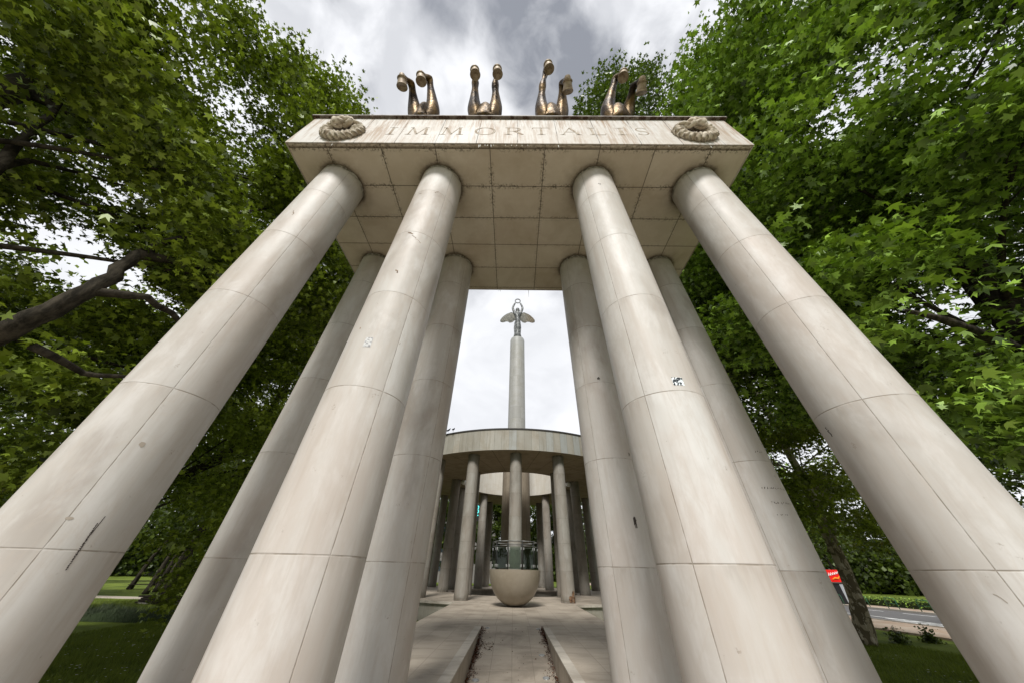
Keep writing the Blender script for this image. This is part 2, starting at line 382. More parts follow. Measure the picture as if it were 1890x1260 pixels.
def blob(th, z, w, h, r=RC, off=.002, n=11, rot=0.0, jag=.35):
    vs = [((r+off)*math.cos(R(th)), (r+off)*math.sin(R(th)), z)]
    for i in range(n):
        a = 2*math.pi*i/n; k = 1-jag*random.random(); u, v_ = w*k*math.cos(a), h*k*math.sin(a)
        u, v_ = u*math.cos(rot)-v_*math.sin(rot), u*math.sin(rot)+v_*math.cos(rot)
        t = R(th)+u/r; vs.append(((r+off)*math.cos(t), (r+off)*math.sin(t), z+v_))
    return MB().add(vs, [(0, 1+i, 1+(i+1) % n) for i in range(n)])
def stroke(pts, wd, r=RC, off=.002):
    b = MB(); q = [Vector((R(t)*r, z)) for t, z in pts]
    for a, c_ in zip(q[:-1], q[1:]):
        dd = (c_-a); 
        if dd.length < 1e-6: continue
        nrm = Vector((-dd.y, dd.x)).normalized()*wd/2
        vs = [((r+off)*math.cos(p.x/r), (r+off)*math.sin(p.x/r), p.y) for p in (a-nrm, c_-nrm, c_+nrm, a+nrm)]
        b.add(vs, [(0, 1, 2, 3)])
    return b
def col_mb(r, z0, z1, step=.5, seg=72):
    n = max(2, int((z1-z0)/step)); prof = [(r, z0+(z1-z0)*i/n) for i in range(n+1)]
    return MB().lathe([(0.001, z0)]+prof+[(0.001, z1)], seg)
me_col = None; cols = {}
for yi, cyy in enumerate((CYF, CYB)):
    for xi, cxx in enumerate(CX):
        if me_col is None:
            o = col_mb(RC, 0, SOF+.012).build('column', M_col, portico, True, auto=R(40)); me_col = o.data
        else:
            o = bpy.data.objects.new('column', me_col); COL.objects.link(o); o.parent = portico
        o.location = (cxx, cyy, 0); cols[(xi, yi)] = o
A_, B_, C_, D_ = [cols[(i, 0)] for i in range(4)]; E_, F_, G_, H_ = [cols[(i, 1)] for i in range(4)]
cylpatch(-92.8, -81.8, 3.625, 3.768).build('sticker', paper, B_)
cylpatch(-95, -80, 3.165, 3.265).build('sticker', paper2, C_)
def chips(parent, th, z, n, dth, dz, w, mat=chipm):
    for i in range(n):
        t = i/max(1, n-1); bb = blob(th+dth*t+random.uniform(-1, 1), z+dz*t+random.uniform(-.01, .01), w*random.uniform(.4, 1), w*random.uniform(.4, .9)); bb.build('chipped_patch', mat, parent)
chips(B_, -93, 6.06, 3, 6, -.03, .03); chips(B_, -84, 5.98, 9, 19, -.15, .014)
chips(B_, -88, 5.06, 3, 2, -.05, .022); chips(B_, -111.7, 3.95, 2, 1, -.01, .018)
chips(B_, -70, 7.55, 3, 4, .05, .02); chips(B_, -110, 7.5, 3, 6, -.02, .02); chips(A_, -83, 6.74, 6, 4, -.12, .016)
chips(C_, -100, 7.95, 3, 3, -.05, .02, marks); chips(D_, 164.6, 2.957, 9, 3, -.1, .016, marks)
stroke([(-42.9+23, 1.86), (-20.5, 1.72)], .006).build('scratch', marks, A_)
b = MB()
for i in range(26):
    t = i/25; th = -21.8+2.5*t; z = 1.80-.33*t; bb = blob(th, z, .006*(1+.8*math.sin(math.pi*t)), .009, jag=.6); b.add(bb.v, bb.f)
b.build('burn_mark', marks, A_)
blob(-44, 1.822, .026, .013, n=14, jag=.1).build('filler_patch', gray_blob, A_)
blob(-34, 2.485, .035, .03, n=9, jag=.5).build('filler_patch', gray_blob, A_)
stroke([(-147.5, 1.455), (-146, 1.448), (-144.5, 1.432), (-142.8, 1.403)], .006).build('scratch', gray_blob, D_)
def scrawl(parent, th, z, n, dth, h, wd=.007):
    b = MB()
    for i in range(n):
        t0 = th+dth*i; pts = [(t0+random.uniform(-.4, .4)*abs(dth), z+random.uniform(-.5, .5)*h) for _ in range(3)]
        stroke(pts, wd).build('graffiti_stroke', marks, parent)
scrawl(H_, -106, 2.67, 13, 4.2, .035); scrawl(H_, -101, 2.455, 4, 3.6, .035); scrawl(H_, -82, 2.45, 6, 3.6, .035)
scrawl(H_, -86, 3.255, 4, 5, .035); scrawl(H_, -100, 2.29, 4, 6, .015)
scrawl(G_, -100.5, 4.68, 5, 1.2, .09, .012); scrawl(G_, -82, 2.15, 9, .6, .16, .011); scrawl(G_, -61, 3.18, 3, 1.5, .07, .01)
stain = Mat('ochre_stain', .5, .4); stain.base((.60, .49, .33))

# entablature block: cladding, soffit, roof
b = MB(); T = .022
b.box(-FX, FX, FY0, FY0+T, SOF, FZ); b.box(-FX, FX, FY1-T, FY1, SOF, FZ)
b.box(-FX, -FX+T, FY0+T, FY1-T, SOF, FZ); b.box(FX-T, FX, FY0+T, FY1-T, SOF, FZ)
b.box(-FX+T, FX-T, FY0+T, FY1-T, FZ-.2, FZ-.02)
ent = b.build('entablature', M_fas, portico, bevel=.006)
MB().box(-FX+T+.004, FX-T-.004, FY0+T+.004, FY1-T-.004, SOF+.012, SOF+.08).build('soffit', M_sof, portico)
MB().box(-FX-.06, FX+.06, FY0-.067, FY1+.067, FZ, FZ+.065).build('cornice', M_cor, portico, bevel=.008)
# podium of the portico, platform, ramp
RY1, RS = 14.4, .115
def rz(y): return -(RY1-y)*RS
GZ = -.95
podium = thing('stone_platform', 'long paved stone platform with a central sloping ramp, below the portico', 'platform')
xl0, xl1, xr0, xr1 = -3.49, -3.43, 3.70, 3.80
RL, RR = -1.03, 1.13
b = MB()
b.prism([(-5.15, 2.15), (RL, 2.15), (RL, 7.05), (-5.15, 7.05)], GZ, 0); b.prism([(RR, 2.15), (5.2, 2.15), (5.2, 7.05), (RR, 7.05)], GZ, 0)
b.prism([(xl0, 7.05), (RL, 7.05), (RL, RY1), (-3.46, RY1)], GZ, 0); b.prism([(RR, 7.05), (xr0, 7.05), (3.75, RY1), (RR, RY1)], GZ, 0)
b.prism([(-3.46, RY1), (3.75, RY1), (xr1, 23.28), (xl1, 23.28)], GZ, 0)
b.build('paved_deck', M_pave, podium)
y0 = 2.15+0.0; yb = RY1-.83/RS
b = MB(); b.add([(RL+.002, yb, rz(yb)), (RR-.002, yb, rz(yb)), (RR-.002, RY1-.002, -.001), (RL+.002, RY1-.002, -.001),
                 (RL+.002, yb, GZ), (RR-.002, yb, GZ), (RR-.002, RY1-.002, GZ), (RL+.002, RY1-.002, GZ)],
                [(0, 1, 2, 3), (4, 7, 6, 5), (0, 4, 5, 1), (0, 3, 7, 4), (1, 5, 6, 2)])
b.build('ramp', M_ramp, podium)
for nm, x0, x1 in (('l', RL-.22, RL+.01), ('r', RR-.01, RR+.2)):
    MB().box(x0, x1, 2.14, RY1-.3, -.03, .006).build('ramp_kerb', M_lip, podium, bevel=.004)
    xx = RL-.001 if nm == 'l' else RR+.001
M_litter = Mat('dry_leaf_litter', .9, .1); M_litter.base(M_litter.mix(M_litter.noise(None, 9, 2).ramp(.4, .6), (.11, .038, .014), (.04, .018, .01)))
b = MB(); 
for i in range(3400):
    left = random.random() < .62
    y = random.uniform(7.5, 14.1) if random.random() < .75 else random.uniform(11.4, 12.8) if left else random.uniform(12.6, 14.2)
    dx = abs(random.gauss(0, .05 + .05*math.sin(y*3.1)**2)) + .012
    if left and 12.0 < y < 12.7 and random.random() < .45: dx = random.uniform(0, .62)**1.4
    x = RL+dx if left else RR-dx; 
    if dx > .9: continue
    if i % 45 == 0: x = random.uniform(RL+.02, RR-.02)
    s_ = random.uniform(.008, .026); a = random.uniform(0, 6.28); z = rz(y)+random.uniform(.004, .02 if dx > .12 else .05)
    b.add([(x+s_*math.cos(a), y+s_*math.sin(a), z), (x-s_*.6*math.sin(a), y+s_*.6*math.cos(a), z+s_*.5), (x-s_*math.cos(a), y-s_*math.sin(a), z), (x+s_*.6*math.sin(a), y-s_*.6*math.cos(a), z-.0)], [(0, 1, 2, 3)])
tag(b.build('leaf_litter', M_litter), 'dry brown leaf litter gathered along both edges of the ramp', 'leaf litter', kind='stuff')
M_steel = Mat('brushed_steel', .4, .5, .5); M_steel.base((.30, .30, .29))
M_lens = Mat('dark_lens', .15, .5); M_lens.base((.22, .23, .22))
for (x, y), lb in (((-.82, 14.1), 'left'), ((.95, 14.1), 'far right'), ((.87, 11.8), 'middle right'), ((.86, 10.4), 'near right'), ((-.80, 10.2), 'near left')):
    names_ = {'left': 'round recessed floor light at the top of the ramp beside the left kerb', 'far right': 'round recessed floor light at the top of the ramp beside the right kerb',
              'middle right': 'middle one of three round floor lights along the right ramp kerb', 'near right': 'nearest of three round floor lights along the right ramp kerb',
              'near left': 'round floor light half buried in leaf litter by the left ramp kerb'}
    t = thing('floor_light', names_[lb], 'floor light', (x, y, rz(y)), group='lights set in the ramp'); t.rotation_euler = (math.atan(RS), 0, 0)
    MB().lathe([(.052, .002), (.056, .008), (.085, .008), (.088, .001)], 24).build('ring', M_steel, t, True)
    MB().lathe([(.0005, .005), (.052, .005)], 24).build('lens', M_lens, t)

# inscription: raised Roman capitals, shade of a cut put into their darker colour
M_let = Mat('shade_toned_letter', .8, .1); M_let.base(M_let.mix(M_let.noise(None, 6, 4, .7).ramp(.4, .62), (.42, .37, .31), (.28, .22, .165)))
def letter(ch, X, Z, h=.44):
    S_ = h; b = MB(); yy = FY0-.0035; t = .014
    def bar(x0, z0, x1, z1, wd):
        d = Vector((x1-x0, z1-z0)); n = Vector((-d.y, d.x)).normalized()*wd/2
        p = [(x0-n.x, z0-n.y), (x1-n.x, z1-n.y), (x1+n.x, z1+n.y), (x0+n.x, z0+n.y)]
        vs = [(X+a, yy, Z+c) for a, c in p] + [(X+a, FY0+.002, Z+c) for a, c in p]
        b.add(vs, [(3, 2, 1, 0), (0, 1, 5, 4), (1, 2, 6, 5), (2, 3, 7, 6), (3, 0, 4, 7)])
    def serif(x, z, w=.10, up_=1):
        bar(x-w, z, x+w, z, .014); bar(x-w*.5, z-up_*.012, x+w*.5, z-up_*.012, .02)
    H2 = h/2; th, tn = .055, .022
    if ch == 'I': bar(0, -H2, 0, H2, th); serif(0, H2); serif(0, -H2, .10, -1)
    if ch == 'M':
        bar(-.19, -H2, -.15, H2, tn); bar(-.15, H2, 0, -H2*.95, th); bar(0, -H2*.95, .15, H2, tn); bar(.17, H2, .20, -H2, th)
        serif(-.19, -H2, .07, -1); serif(.20, -H2, .08, -1); bar(-.22, H2, -.13, H2, .016); bar(.13, H2, .23, H2, .016)
    if ch == 'T': bar(0, -H2, 0, H2, th); bar(-.19, H2, .19, H2, .024); bar(-.19, H2, -.20, H2-.07, .018); bar(.19, H2, .20, H2-.07, .018); serif(0, -H2, .09, -1)
    if ch == 'L': bar(-.12, -H2, -.12, H2, th); serif(-.12, H2, .09); bar(-.2, -H2, .15, -H2, .024); bar(.15, -H2, .18, -H2+.1, .02)
    if ch == 'A': bar(-.18, -H2, 0, H2, tn); bar(0, H2, .18, -H2, th); bar(-.11, -.05, .11, -.05, .018); serif(-.18, -H2, .06, -1); serif(.18, -H2, .07, -1)
    if ch in 'O':
        n = 40
        for i in range(n):
            a0, a1 = 2*math.pi*i/n, 2*math.pi*(i+1)/n; am = (a0+a1)/2; wd = .022+.034*abs(math.cos(am-.15))
            bar(.215*math.cos(a0), H2*math.sin(a0), .215*math.cos(a1), H2*math.sin(a1), wd)
    if ch == 'R':
        bar(-.13, -H2, -.13, H2, th); serif(-.13, -H2, .09, -1); bar(-.21, H2, 0, H2, .02)
        for i in range(14):
            a0, a1 = math.pi/2-math.pi*i/14, math.pi/2-math.pi*(i+1)/14
            bar(.0+.13*math.cos(a0), .11+.11*math.sin(a0), .0+.13*math.cos(a1), .11+.11*math.sin(a1), .03+.02*math.cos((a0+a1)/2))
        bar(-.12, 0, 0, 0, .02); bar(0, 0, .2, -H2, th)
    if ch == 'S':
        pts = []
        for i in range(25):
            a = R(20)+R(230)*i/24; pts.append((.115*math.cos(a), .11+.11*math.sin(a)))
        pts2 = [(-p[0], -p[1]) for p in reversed(pts)]
        allp = pts[:]+[(0, 0)]+pts2 if False else pts+pts2
        for k, (p, q) in enumerate(zip(allp[:-1], allp[1:])):
            bar(p[0], p[1], q[0], q[1], .024+.026*max(0, 1-abs(k-24)/14))
        bar(.11, .14, .12, .21, .018); bar(-.11, -.14, -.12, -.21, .018)
    return b
for ch, X, Z in zip('IMMORTALIS', (-2.909, -2.30, -1.514, -.747, -.079, .544, 1.21, 1.838, 2.373, 2.864), [9.50+.006*i for i in range(10)]):
    letter(ch, X, Z).build('letter', M_let, portico)
# hanging lime drips
M_drip = Mat('lime_deposit', .6, .3); M_drip.base((.75, .75, .72))
for x, L in ((-4.02, .09), (-.83, .16), (-.80, .12), (-.70, .06), (-.64, .07), (-.57, .12), (-.52, .05), (-.25, .05), (-.13, .06), (-.02, .06), (.10, .05), (.23, .05), (.88, .12), (3.25, .05), (4.14, .09)):
    MB().tube([(x, FY0+.03, SOF+.01), (x+random.uniform(-.01, .01), FY0+.03, SOF-L)], [.009, .003], 5).build('lime_drip', M_drip, portico)
for x, L in ((.42, .16), (-.5, .05), (-.55, .04)):
    MB().tube([(x, FY1-.03, SOF+.01), (x+.005, FY1-.03, SOF-L*2.2)], [.008, .003], 5).build('lime_drip', M_drip, portico)
# wreath reliefs
def wreath(X, Z, flip):
    w = thing_part = bpy.data.objects.new('wreath', None); COL.objects.link(w); w.parent = portico; w.location = (X, FY0-.05, Z-.06)
    b = MB(); nu, nv = 200, 24; vs = []
    for i in range(nu):
        a = 2*math.pi*i/nu; 
        for k in range(nv):
            q = 2*math.pi*k/nv
            lobe = abs(math.sin(a*13+ math.cos(q)*1.1))**.6
            rr_ = .125*(.58+.46*abs(math.sin(a*10+math.cos(q*1.0)*.8))**.45+.09*math.sin(a*23+q*4)+.05*math.sin(a*7-q*2)) * (1+.10*math.sin(a*3+flip))
            rad = .36+rr_*math.cos(q); vs.append((rad*math.cos(a), -rr_*math.sin(q)*.75, rad*math.sin(a)))
    fs = [(i*nv+k, i*nv+(k+1) % nv, ((i+1) % nu)*nv+(k+1) % nv, ((i+1) % nu)*nv+k) for i in range(nu) for k in range(nv)]
    b.add(vs, fs)
    b.build('leaf_garland', M_wr, w, True, auto=R(60))
    b = MB()
    for s_, (dx, dz, rr_) in enumerate(((-.10, .18, .11), (.12, .16, .09), (.02, .30, .10))):      # ribbon knot loops
        pts = []
        for i in range(13):
            a = 2*math.pi*i/12; pts.append((dx*flip+rr_*math.cos(a)*.8, -.12-.06*math.sin(a*1.0+s_), dz+rr_*math.sin(a)))
        b.tube(pts, [.05+.015*math.sin(i*1.3) for i in range(13)], 8, False)
    b.tube([(.03*flip, -.10, .22), (-.08*flip, -.20, .05), (-.07*flip, -.17, -.06)], [.07, .085, .03], 10)
    b.tube([(.0*flip, -.10, .25), (.14*flip, -.12, .12), (.24*flip, -.13, .20), (.33*flip, -.12, .16)], [.05, .055, .05, .03], 8)
    b.tube([(.0*flip, -.08, .3), (-.16*flip, -.1, .36), (-.25*flip, -.1, .33)], [.05, .05, .03], 8)
    b.ball((.0, -.17, .26), (.085, .075, .10), 12, 8).ball((.02*flip, -.14, .42), (.055, .055, .07), 10, 7).ball((-.12*flip, -.12, .34), (.06, .05, .06), 10, 7)
    b.v = [(x*1.12, y*.9, z*.85+.0) for x, y, z in b.v]; b.build('ribbon_bow', M_wr, w, True)
wreath(-4.0, 9.43, 1); wreath(4.0, 9.45, -1)

# ------------------------------------------------------------------ HORSES of the roof
def horse(X, legs, label):
    t = thing('horse_statue', label, 'statue', (X, 5.0, FZ+.065), group='rearing bronze horses on the portico roof')
    o3 = Vector((X, 5.0, FZ+.065)); L = lambda p: tuple(Vector(p)-o3)
    V_ = [((0, .35, 2.1), (.44, .42)), ((0, -.2, 2.75), (.46, .50)), ((0, -.85, 3.2), (.44, .50)), ((0, -1.52, 3.95), (.52, .50)),
          ((0, -1.32, 4.2), (.27, .33)), ((0, -1.25, 4.6), (.19, .28)), ((0, -.98, 5.05), (.16, .22)),
          ((0, -1.12, 5.22), (.15, .18)), ((0, -1.35, 4.98), (.12, .14)), ((0, -1.48, 4.78), (.10, .10))]
    E_2 = [(i, i+1) for i in range(9)]
    for sx in (-1, 1): V_.append(((sx*.20, -1.76, 4.28), .25)); E_2.append((3, len(V_)-1))
    for sx in (-1, 1):                                   # hind legs: stifle forward, hock back
        n = len(V_)
        V_ += [((sx*.30, .25, 1.75), .30), ((sx*.36, -.15, 1.35), .22), ((sx*.36, .42, .85), .115), ((sx*.36, .22, .32), .085), ((sx*.36, .12, .10), .10)]
        E_2 += [(0, n), (n, n+1), (n+1, n+2), (n+2, n+3), (n+3, n+4)]
    for kind, e, k, f_, h_, *hx in legs:                      # forelegs raised over the edge
        n = len(V_); e, k, f_, h_ = [Vector(L(p)) for p in (e, k, f_, h_)]
        sx = 1 if e.x > 0 else -1
        hx = Vector(L(hx[0])) if hx else None
        V_ += [((e.x*.85, e.y-.02, e.z-.42), (.26, .30)), ((e.x*.92, e.y-.10, e.z+.02), (.30, .28)), (tuple(e.lerp(k, .42)), .195), (tuple(e.lerp(k, .80)), .115), (tuple(k), .155), (tuple(k.lerp(f_, .5)), .078), (tuple(f_), .125)]
        E_2 += [(3, n)]+[(n+i, n+i+1) for i in range(6)]
        if hx: V_.append((tuple(hx), .12)); E_2.append((n+6, n+7))
    body = skin_mesh('body', V_, E_2, M_br, t)
    for kind, e, k, f_, h_, *hx in legs:                      # hooves: flared bells
        f_, h_ = Vector(L(hx[0] if hx else f_)), Vector(L(h_)); ax = (h_-f_).normalized(); Ln = .36
        if kind == 's': f_ = f_-ax*.02; Ln = .34
        mb = MB(); mb.lathe([(.001, -.10), (.09, -.08), (.115, .0), (.12, .05), (.162, .07), (.158, .10), (.135, .12), (.152, .24), (.18, Ln), (.172, Ln+.012), (.14, Ln+.005), (.001, Ln-.03)], 24)
        h = mb.build('hoof', M_hoof, t, True, auto=R(35)); h.location = f_; h.rotation_euler = ax.to_track_quat('Z', 'Y').to_euler()
    # mane and tail
    b = MB()
    for i in range(9):
        q = i/8; b.tube([(0, -1.1+.22*q, 4.2+.95*q), (.06*math.sin(i), -.80+.2*q, 4.15+.9*q), (.1*math.cos(i), -.62+.2*q, 3.9+.9*q)], [.06, .07, .015], 6)
    b.build('mane', M_br, t, True)
    MB().tube([(0, .7, 2.35), (0, 1.05, 2.3), (.05, 1.2, 1.7), (.02, 1.15, .9), (0, 1.0, .45)], [.08, .14, .18, .13, .03], 8).build('tail', M_br, t, True)
    for sx in (-1, 1): MB().tube([(sx*.10, -1.02, 5.28), (sx*.13, -1.0, 5.52)], [.05, .012], 6).build('ear', M_br, t, True)
horse(-3.33, [('t', (-3.66, 3.35, 14.2), (-3.72, 2.58, 14.85), (-3.90, 2.36, 14.50), (-3.88, 2.62, 14.1)), ('t', (-2.98, 3.35, 14.2), (-3.19, 2.55, 15.35), (-3.345, 2.36, 14.87), (-3.25, 2.60, 14.2))],
      'leftmost bronze horse, both forelegs folded with hooves hanging to the left')
horse(-1.17, [('s', (-1.56, 3.3, 14.2), (-1.575, 2.68, 15.55), (-1.64, 2.5, 15.95), (-1.47, 2.37, 14.75), (-1.516, 2.27, 15.12)), ('s', (-.76, 3.3, 14.2), (-.835, 2.7, 15.2), (-.823, 2.5, 15.95), (-.721, 2.37, 14.96), (-.746, 2.27, 15.28))],
      'second bronze horse from the left, both forelegs held straight up')
horse(1.17, [('s', (.79, 3.3, 14.2), (.848, 2.7, 15.13), (.99, 2.5, 16.0), (1.07, 2.31, 15.25), (1.02, 2.20, 15.62)), ('t', (1.56, 3.35, 14.2), (1.52, 2.58, 14.95), (1.61, 2.36, 14.3), (1.64, 2.66, 14.05))],
      'third bronze horse from the left, one foreleg straight and the other folded')
horse(3.48, [('t', (3.10, 3.35, 14.3), (3.50, 2.58, 15.62), (3.66, 2.36, 15.3), (3.48, 2.55, 14.4)), ('t', (3.88, 3.35, 14.3), (3.90, 2.58, 14.60), (4.03, 2.36, 14.22), (4.05, 2.66, 14.0))],
      'rightmost bronze horse, both forelegs folded with hooves hanging to the right')

# ------------------------------------------------------------------ ROTUNDA
RCX, RCY = .18, 35.5; RO, RI = 12.2, 5.62; RSF = 9.0; RTP = 10.62
rot = thing('colonnade_rotunda', 'round open-topped stone colonnade behind the portico, ringing the tall memorial column', 'rotunda', (RCX, RCY, 0))
MB().lathe([(RO, RSF), (RO, RTP)], 192).build('outer_fascia', M_rf, rot, True)
MB().lathe([(RI, RSF), (RI, 12.0)], 144).build('inner_fascia', M_ri, rot, True)
MB().lathe([(RI, RSF+.001), (RO, RSF+.001)], 192).build('soffit', M_rs, rot)
MB().lathe([(RI-.03, 11.98), (RI-.03, 12.08), (RO-1.0, RTP+.11), (RO+.05, RTP+.11), (RO+.05, RTP), (RO-1.0, RTP)], 192, closed=True).build('roof_edge', M_rt, rot)
MB().lathe([(5.75, -.12), (5.75, 0), (12.5, 0), (12.5, -.12)], 192, closed=True).build('floor_slab', M_pave, rot)
MB().lathe([(12.5, -.115), (12.512, -.115), (12.512, .003), (12.40, .003)], 192).build('floor_edge', M_lip, rot)
MB().lathe([(12.38, GZ), (12.38, -.12)], 192).build('podium_wall', M_wall, rot)
MB().lathe([(5.9, GZ), (5.9, -.12)], 96).build('inner_wall', M_wall, rot)
MB().lathe([(.001, GZ+.35), (5.9, GZ+.35)], 96).build('court_floor', M_plaza, rot)
me_r = None
for R1, n, step in ((11.1, 20, 18), (6.5, 10, 36)):
    for i in range(n):
        a = R(-90+step*i)
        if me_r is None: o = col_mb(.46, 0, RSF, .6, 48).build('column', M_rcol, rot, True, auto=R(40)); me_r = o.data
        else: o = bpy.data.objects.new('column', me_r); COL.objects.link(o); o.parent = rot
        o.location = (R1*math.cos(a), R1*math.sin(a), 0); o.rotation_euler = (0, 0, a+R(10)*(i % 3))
        if R1 > 11 and i == 1: rustcol = o
        if R1 > 11 and i == 19: leftcol = o
        if R1 < 7 and i == 2: grafcol = o
rust = Mat('burnt_stain', .9, .1); rust.base(rust.mix(rust.noise(None, 8, 4, .7).ramp(.35, .65), (.05, .028, .018), (.22, .13, .075)))
b = MB()
for i in range(9):
    bb = cylpatch(0, 1, 0, 1)
    t0 = 62+i*5.2 - math.degrees(rustcol.rotation_euler.z)+180-62
th_c = -72-math.degrees(rustcol.rotation_euler.z)
b = MB()
for i in range(46):
    th = th_c+random.uniform(-14, 44); hi = .62-.010*abs(th-th_c-24); bb = blob(th, random.uniform(.05, max(.1, hi)), random.uniform(.03, .09), random.uniform(.05, .16), .46, .003+.0001*i, 9, 0, .6); b.add(bb.v, bb.f)
b.build('burn_stain', rust, rustcol)
MB().lathe([(.001, -.012), (1.42, -.012), (1.42, .012), (.001, .012)], 40).build('base_ring', M_lip, None).name = 'tmp'
tmp = bpy.data.objects['tmp']; bpy.data.objects.remove(tmp)
M_lamp = Mat('white_lamp_glass', .3, .4); M_lamp.base((.8, .8, .78))
for x, y, lb in ((-5.2-RCX, 33.4-RCY, 'l'), (5.75-RCX, 33.4-RCY, 'r')):
    o = MB().ball((0, 0, 0), (.26, .26, .24), 18, 12).build('globe_lamp', M_lamp, rot, True); o.location = (x, y, RSF-.22)
# pigeons
M_pig = Mat('pigeon_feathers', .8, .2); M_pig.base((.035, .038, .045))
for (x, y, rz_, lb) in ((-5.15, 24.32, 1.2, 'dark pigeon standing upright on the rotunda roof edge'), (-5.62, 24.55, .2, 'dark pigeon crouching on the rotunda roof edge beside the near-left column')):
    k = 1.25; t = thing('pigeon', lb, 'bird', (x, y, RTP+.11), rz_)
    skin_mesh('body', [((-.17*k, 0, .09*k), (.02, .045)), ((-.06*k, 0, .13*k), .06*k), ((.04*k, 0, .17*k), .065*k), ((.09*k, 0, .25*k), .035*k), ((.105*k, 0, .30*k), .035*k), ((.15*k, 0, .295*k), .008)], [(0, 1), (1, 2), (2, 3), (3, 4), (4, 5)], M_pig, t, 2, 1)
    MB().tube([(0, .025, .1), (.01, .025, 0)], .008, 5).tube([(0, -.025, .1), (.01, -.025, 0)], .008, 5).build('legs', M_pig, t)

# memorial column and winged statue
mc = thing('memorial_column', 'tall slender round stone column rising above the rotunda, topped by the winged statue', 'column', (RCX+.12, RCY, 0))
flu = []
MB().lathe([(1.5, GZ+.35)]+[(1.5, z) for z in range(0, 13, 2)]+[(1.42, 12.6), (1.09, 12.75)], 64).build('base_drum', M_towb, mc, True, auto=R(40))
MB().lathe([(1.09, 12.7)]+[(1.09-.002*i, 12.7+i*1.2) for i in range(14)]+[(1.07, 29.15), (1.0, 29.4), (.001, 29.42)], 64).build('shaft', M_tow, mc, True, auto=R(30))
st = thing('winged_statue', 'silvery winged woman statue raising a ring overhead on the tall column', 'statue', (RCX+.12, RCY, 29.42))
VS = [((0, 0, .05), (.62, .55)), ((-.03, 0, .9), (.50, .45)), ((.03, -.02, 1.9), (.50, .45)), ((.06, -.02, 2.7), (.66, .50)), ((.05, -.02, 3.35), (.74, .52)), ((.02, 0, 4.2), (.46, .38)),
      ((-.02, 0, 4.9), (.56, .42)), ((0, .02, 5.42), (.52, .34)), ((0, 0, 5.8), (.19, .19)), ((0, -.05, 6.12), (.30, .34)), ((0, -.05, 6.42), (.29, .33)), ((0, -.03, 6.66), (.13, .13))]
ES = [(i, i+1) for i in range(11)]
for sx in (-1, 1):
    n = len(VS); VS += [((sx*.52, 0, 5.55), .24), ((sx*.84, -.05, 6.70), .20), ((sx*.64, -.08, 7.35), .16), ((sx*.40, -.10, 7.85), .15)]
    ES += [(7, n), (n, n+1), (n+1, n+2), (n+2, n+3)]
skin_mesh('body', VS, ES, M_sta, st, 3)
b = MB()
for i in range(16):                                     # dress folds
    a = 2*math.pi*i/16; b.tube([(.44*math.cos(a+.5), .32*math.sin(a+.5), 3.6), (.50*math.cos(a+.25), .36*math.sin(a+.25), 2.4), (.42*math.cos(a), .34*math.sin(a), 1.2), (.60*math.cos(a-.15), .48*math.sin(a-.15), .06)], [.05, .10, .09, .12], 6)
b.build('draped_dress', M_sta, st, True)
hb = MB().ball((0, .05, 6.36), (.33, .36, .37), 14, 10); 
for i in range(7): hb.ball((.24*math.cos(i*.9), .12+.2*math.sin(i*.9), 6.28+.12*math.sin(i*2)), .14, 8, 6)
hb.build('hair', M_sta, st, True)
pts = [(.42*math.cos(2*math.pi*i/28), -.12, 8.28+.46*math.sin(2*math.pi*i/28)) for i in range(29)]
MB().tube(pts, [.085]*29, 8, False).build('held_ring', M_sta, st, True)
def wing(sx):
    top = [(.12, 4.95), (.5, 5.25), (.82, 5.70), (1.07, 5.82), (1.4, 5.65), (1.78, 5.50), (2.15, 5.22), (2.5, 4.86), (2.76, 4.5), (2.82, 4.3)]
    low = [(.12, 4.30), (.56, 4.00), (.80, 3.72), (1.0, 3.64), (1.27, 3.62), (1.5, 3.86), (1.85, 3.95), (2.2, 3.82), (2.5, 3.84), (2.74, 4.02)]
    N, K = 40, 9; vs = []
    def at(p, t):
        q = t*(len(p)-1); i_ = min(int(q), len(p)-2); f = q-i_; return p[i_][0]*(1-f)+p[i_+1][0]*f, p[i_][1]*(1-f)+p[i_+1][1]*f
    for side in (0, 1):
        for i in range(N+1):
            t = i/N; (xa, za), (xb, zb) = at(top, t), at(low, t); zb += .07*abs(math.sin(t*math.pi*11))*(1 if i < N else 0)
            for k in range(K+1):
                f = k/K; x = xa*(1-f)+xb*f; z = za*(1-f)+zb*f
                th = .16*(1-f)**.7+.025; rid = .035*math.sin((t+.10*f)*math.pi*22)*min(1, f*2)+.03*math.sin(f*math.pi*7)*(f < .45)
                y = .16+.30*(x/2.6)**2 + (-(th)+rid if side == 0 else th*.6)
                vs.append((sx*x, y, z))
    fs = []; W = K+1; O_ = (N+1)*W
    for side in (0, 1):
        for i in range(N):
            for k in range(K):
                q = (i*W+k, i*W+k+1, (i+1)*W+k+1, (i+1)*W+k); q = tuple(v+side*O_ for v in q); fs.append(q if side == 0 else tuple(reversed(q)))
    for i in range(N):
        for k in (0, K): fs.append((i*W+k, (i+1)*W+k, (i+1)*W+k+O_, i*W+k+O_))
    for k in range(K):
        for i in (0, N): fs.append((i*W+k, i*W+k+1, i*W+k+1+O_, i*W+k+O_))
    MB().add(vs, fs).build('wing', M_wing, st, True)
wing(-1); wing(1)
MB().lathe([(.001, .0), (.80, .0), (.78, .12), (.62, .16), (.001, .17)], 24).build('plinth', M_sta, st, True)

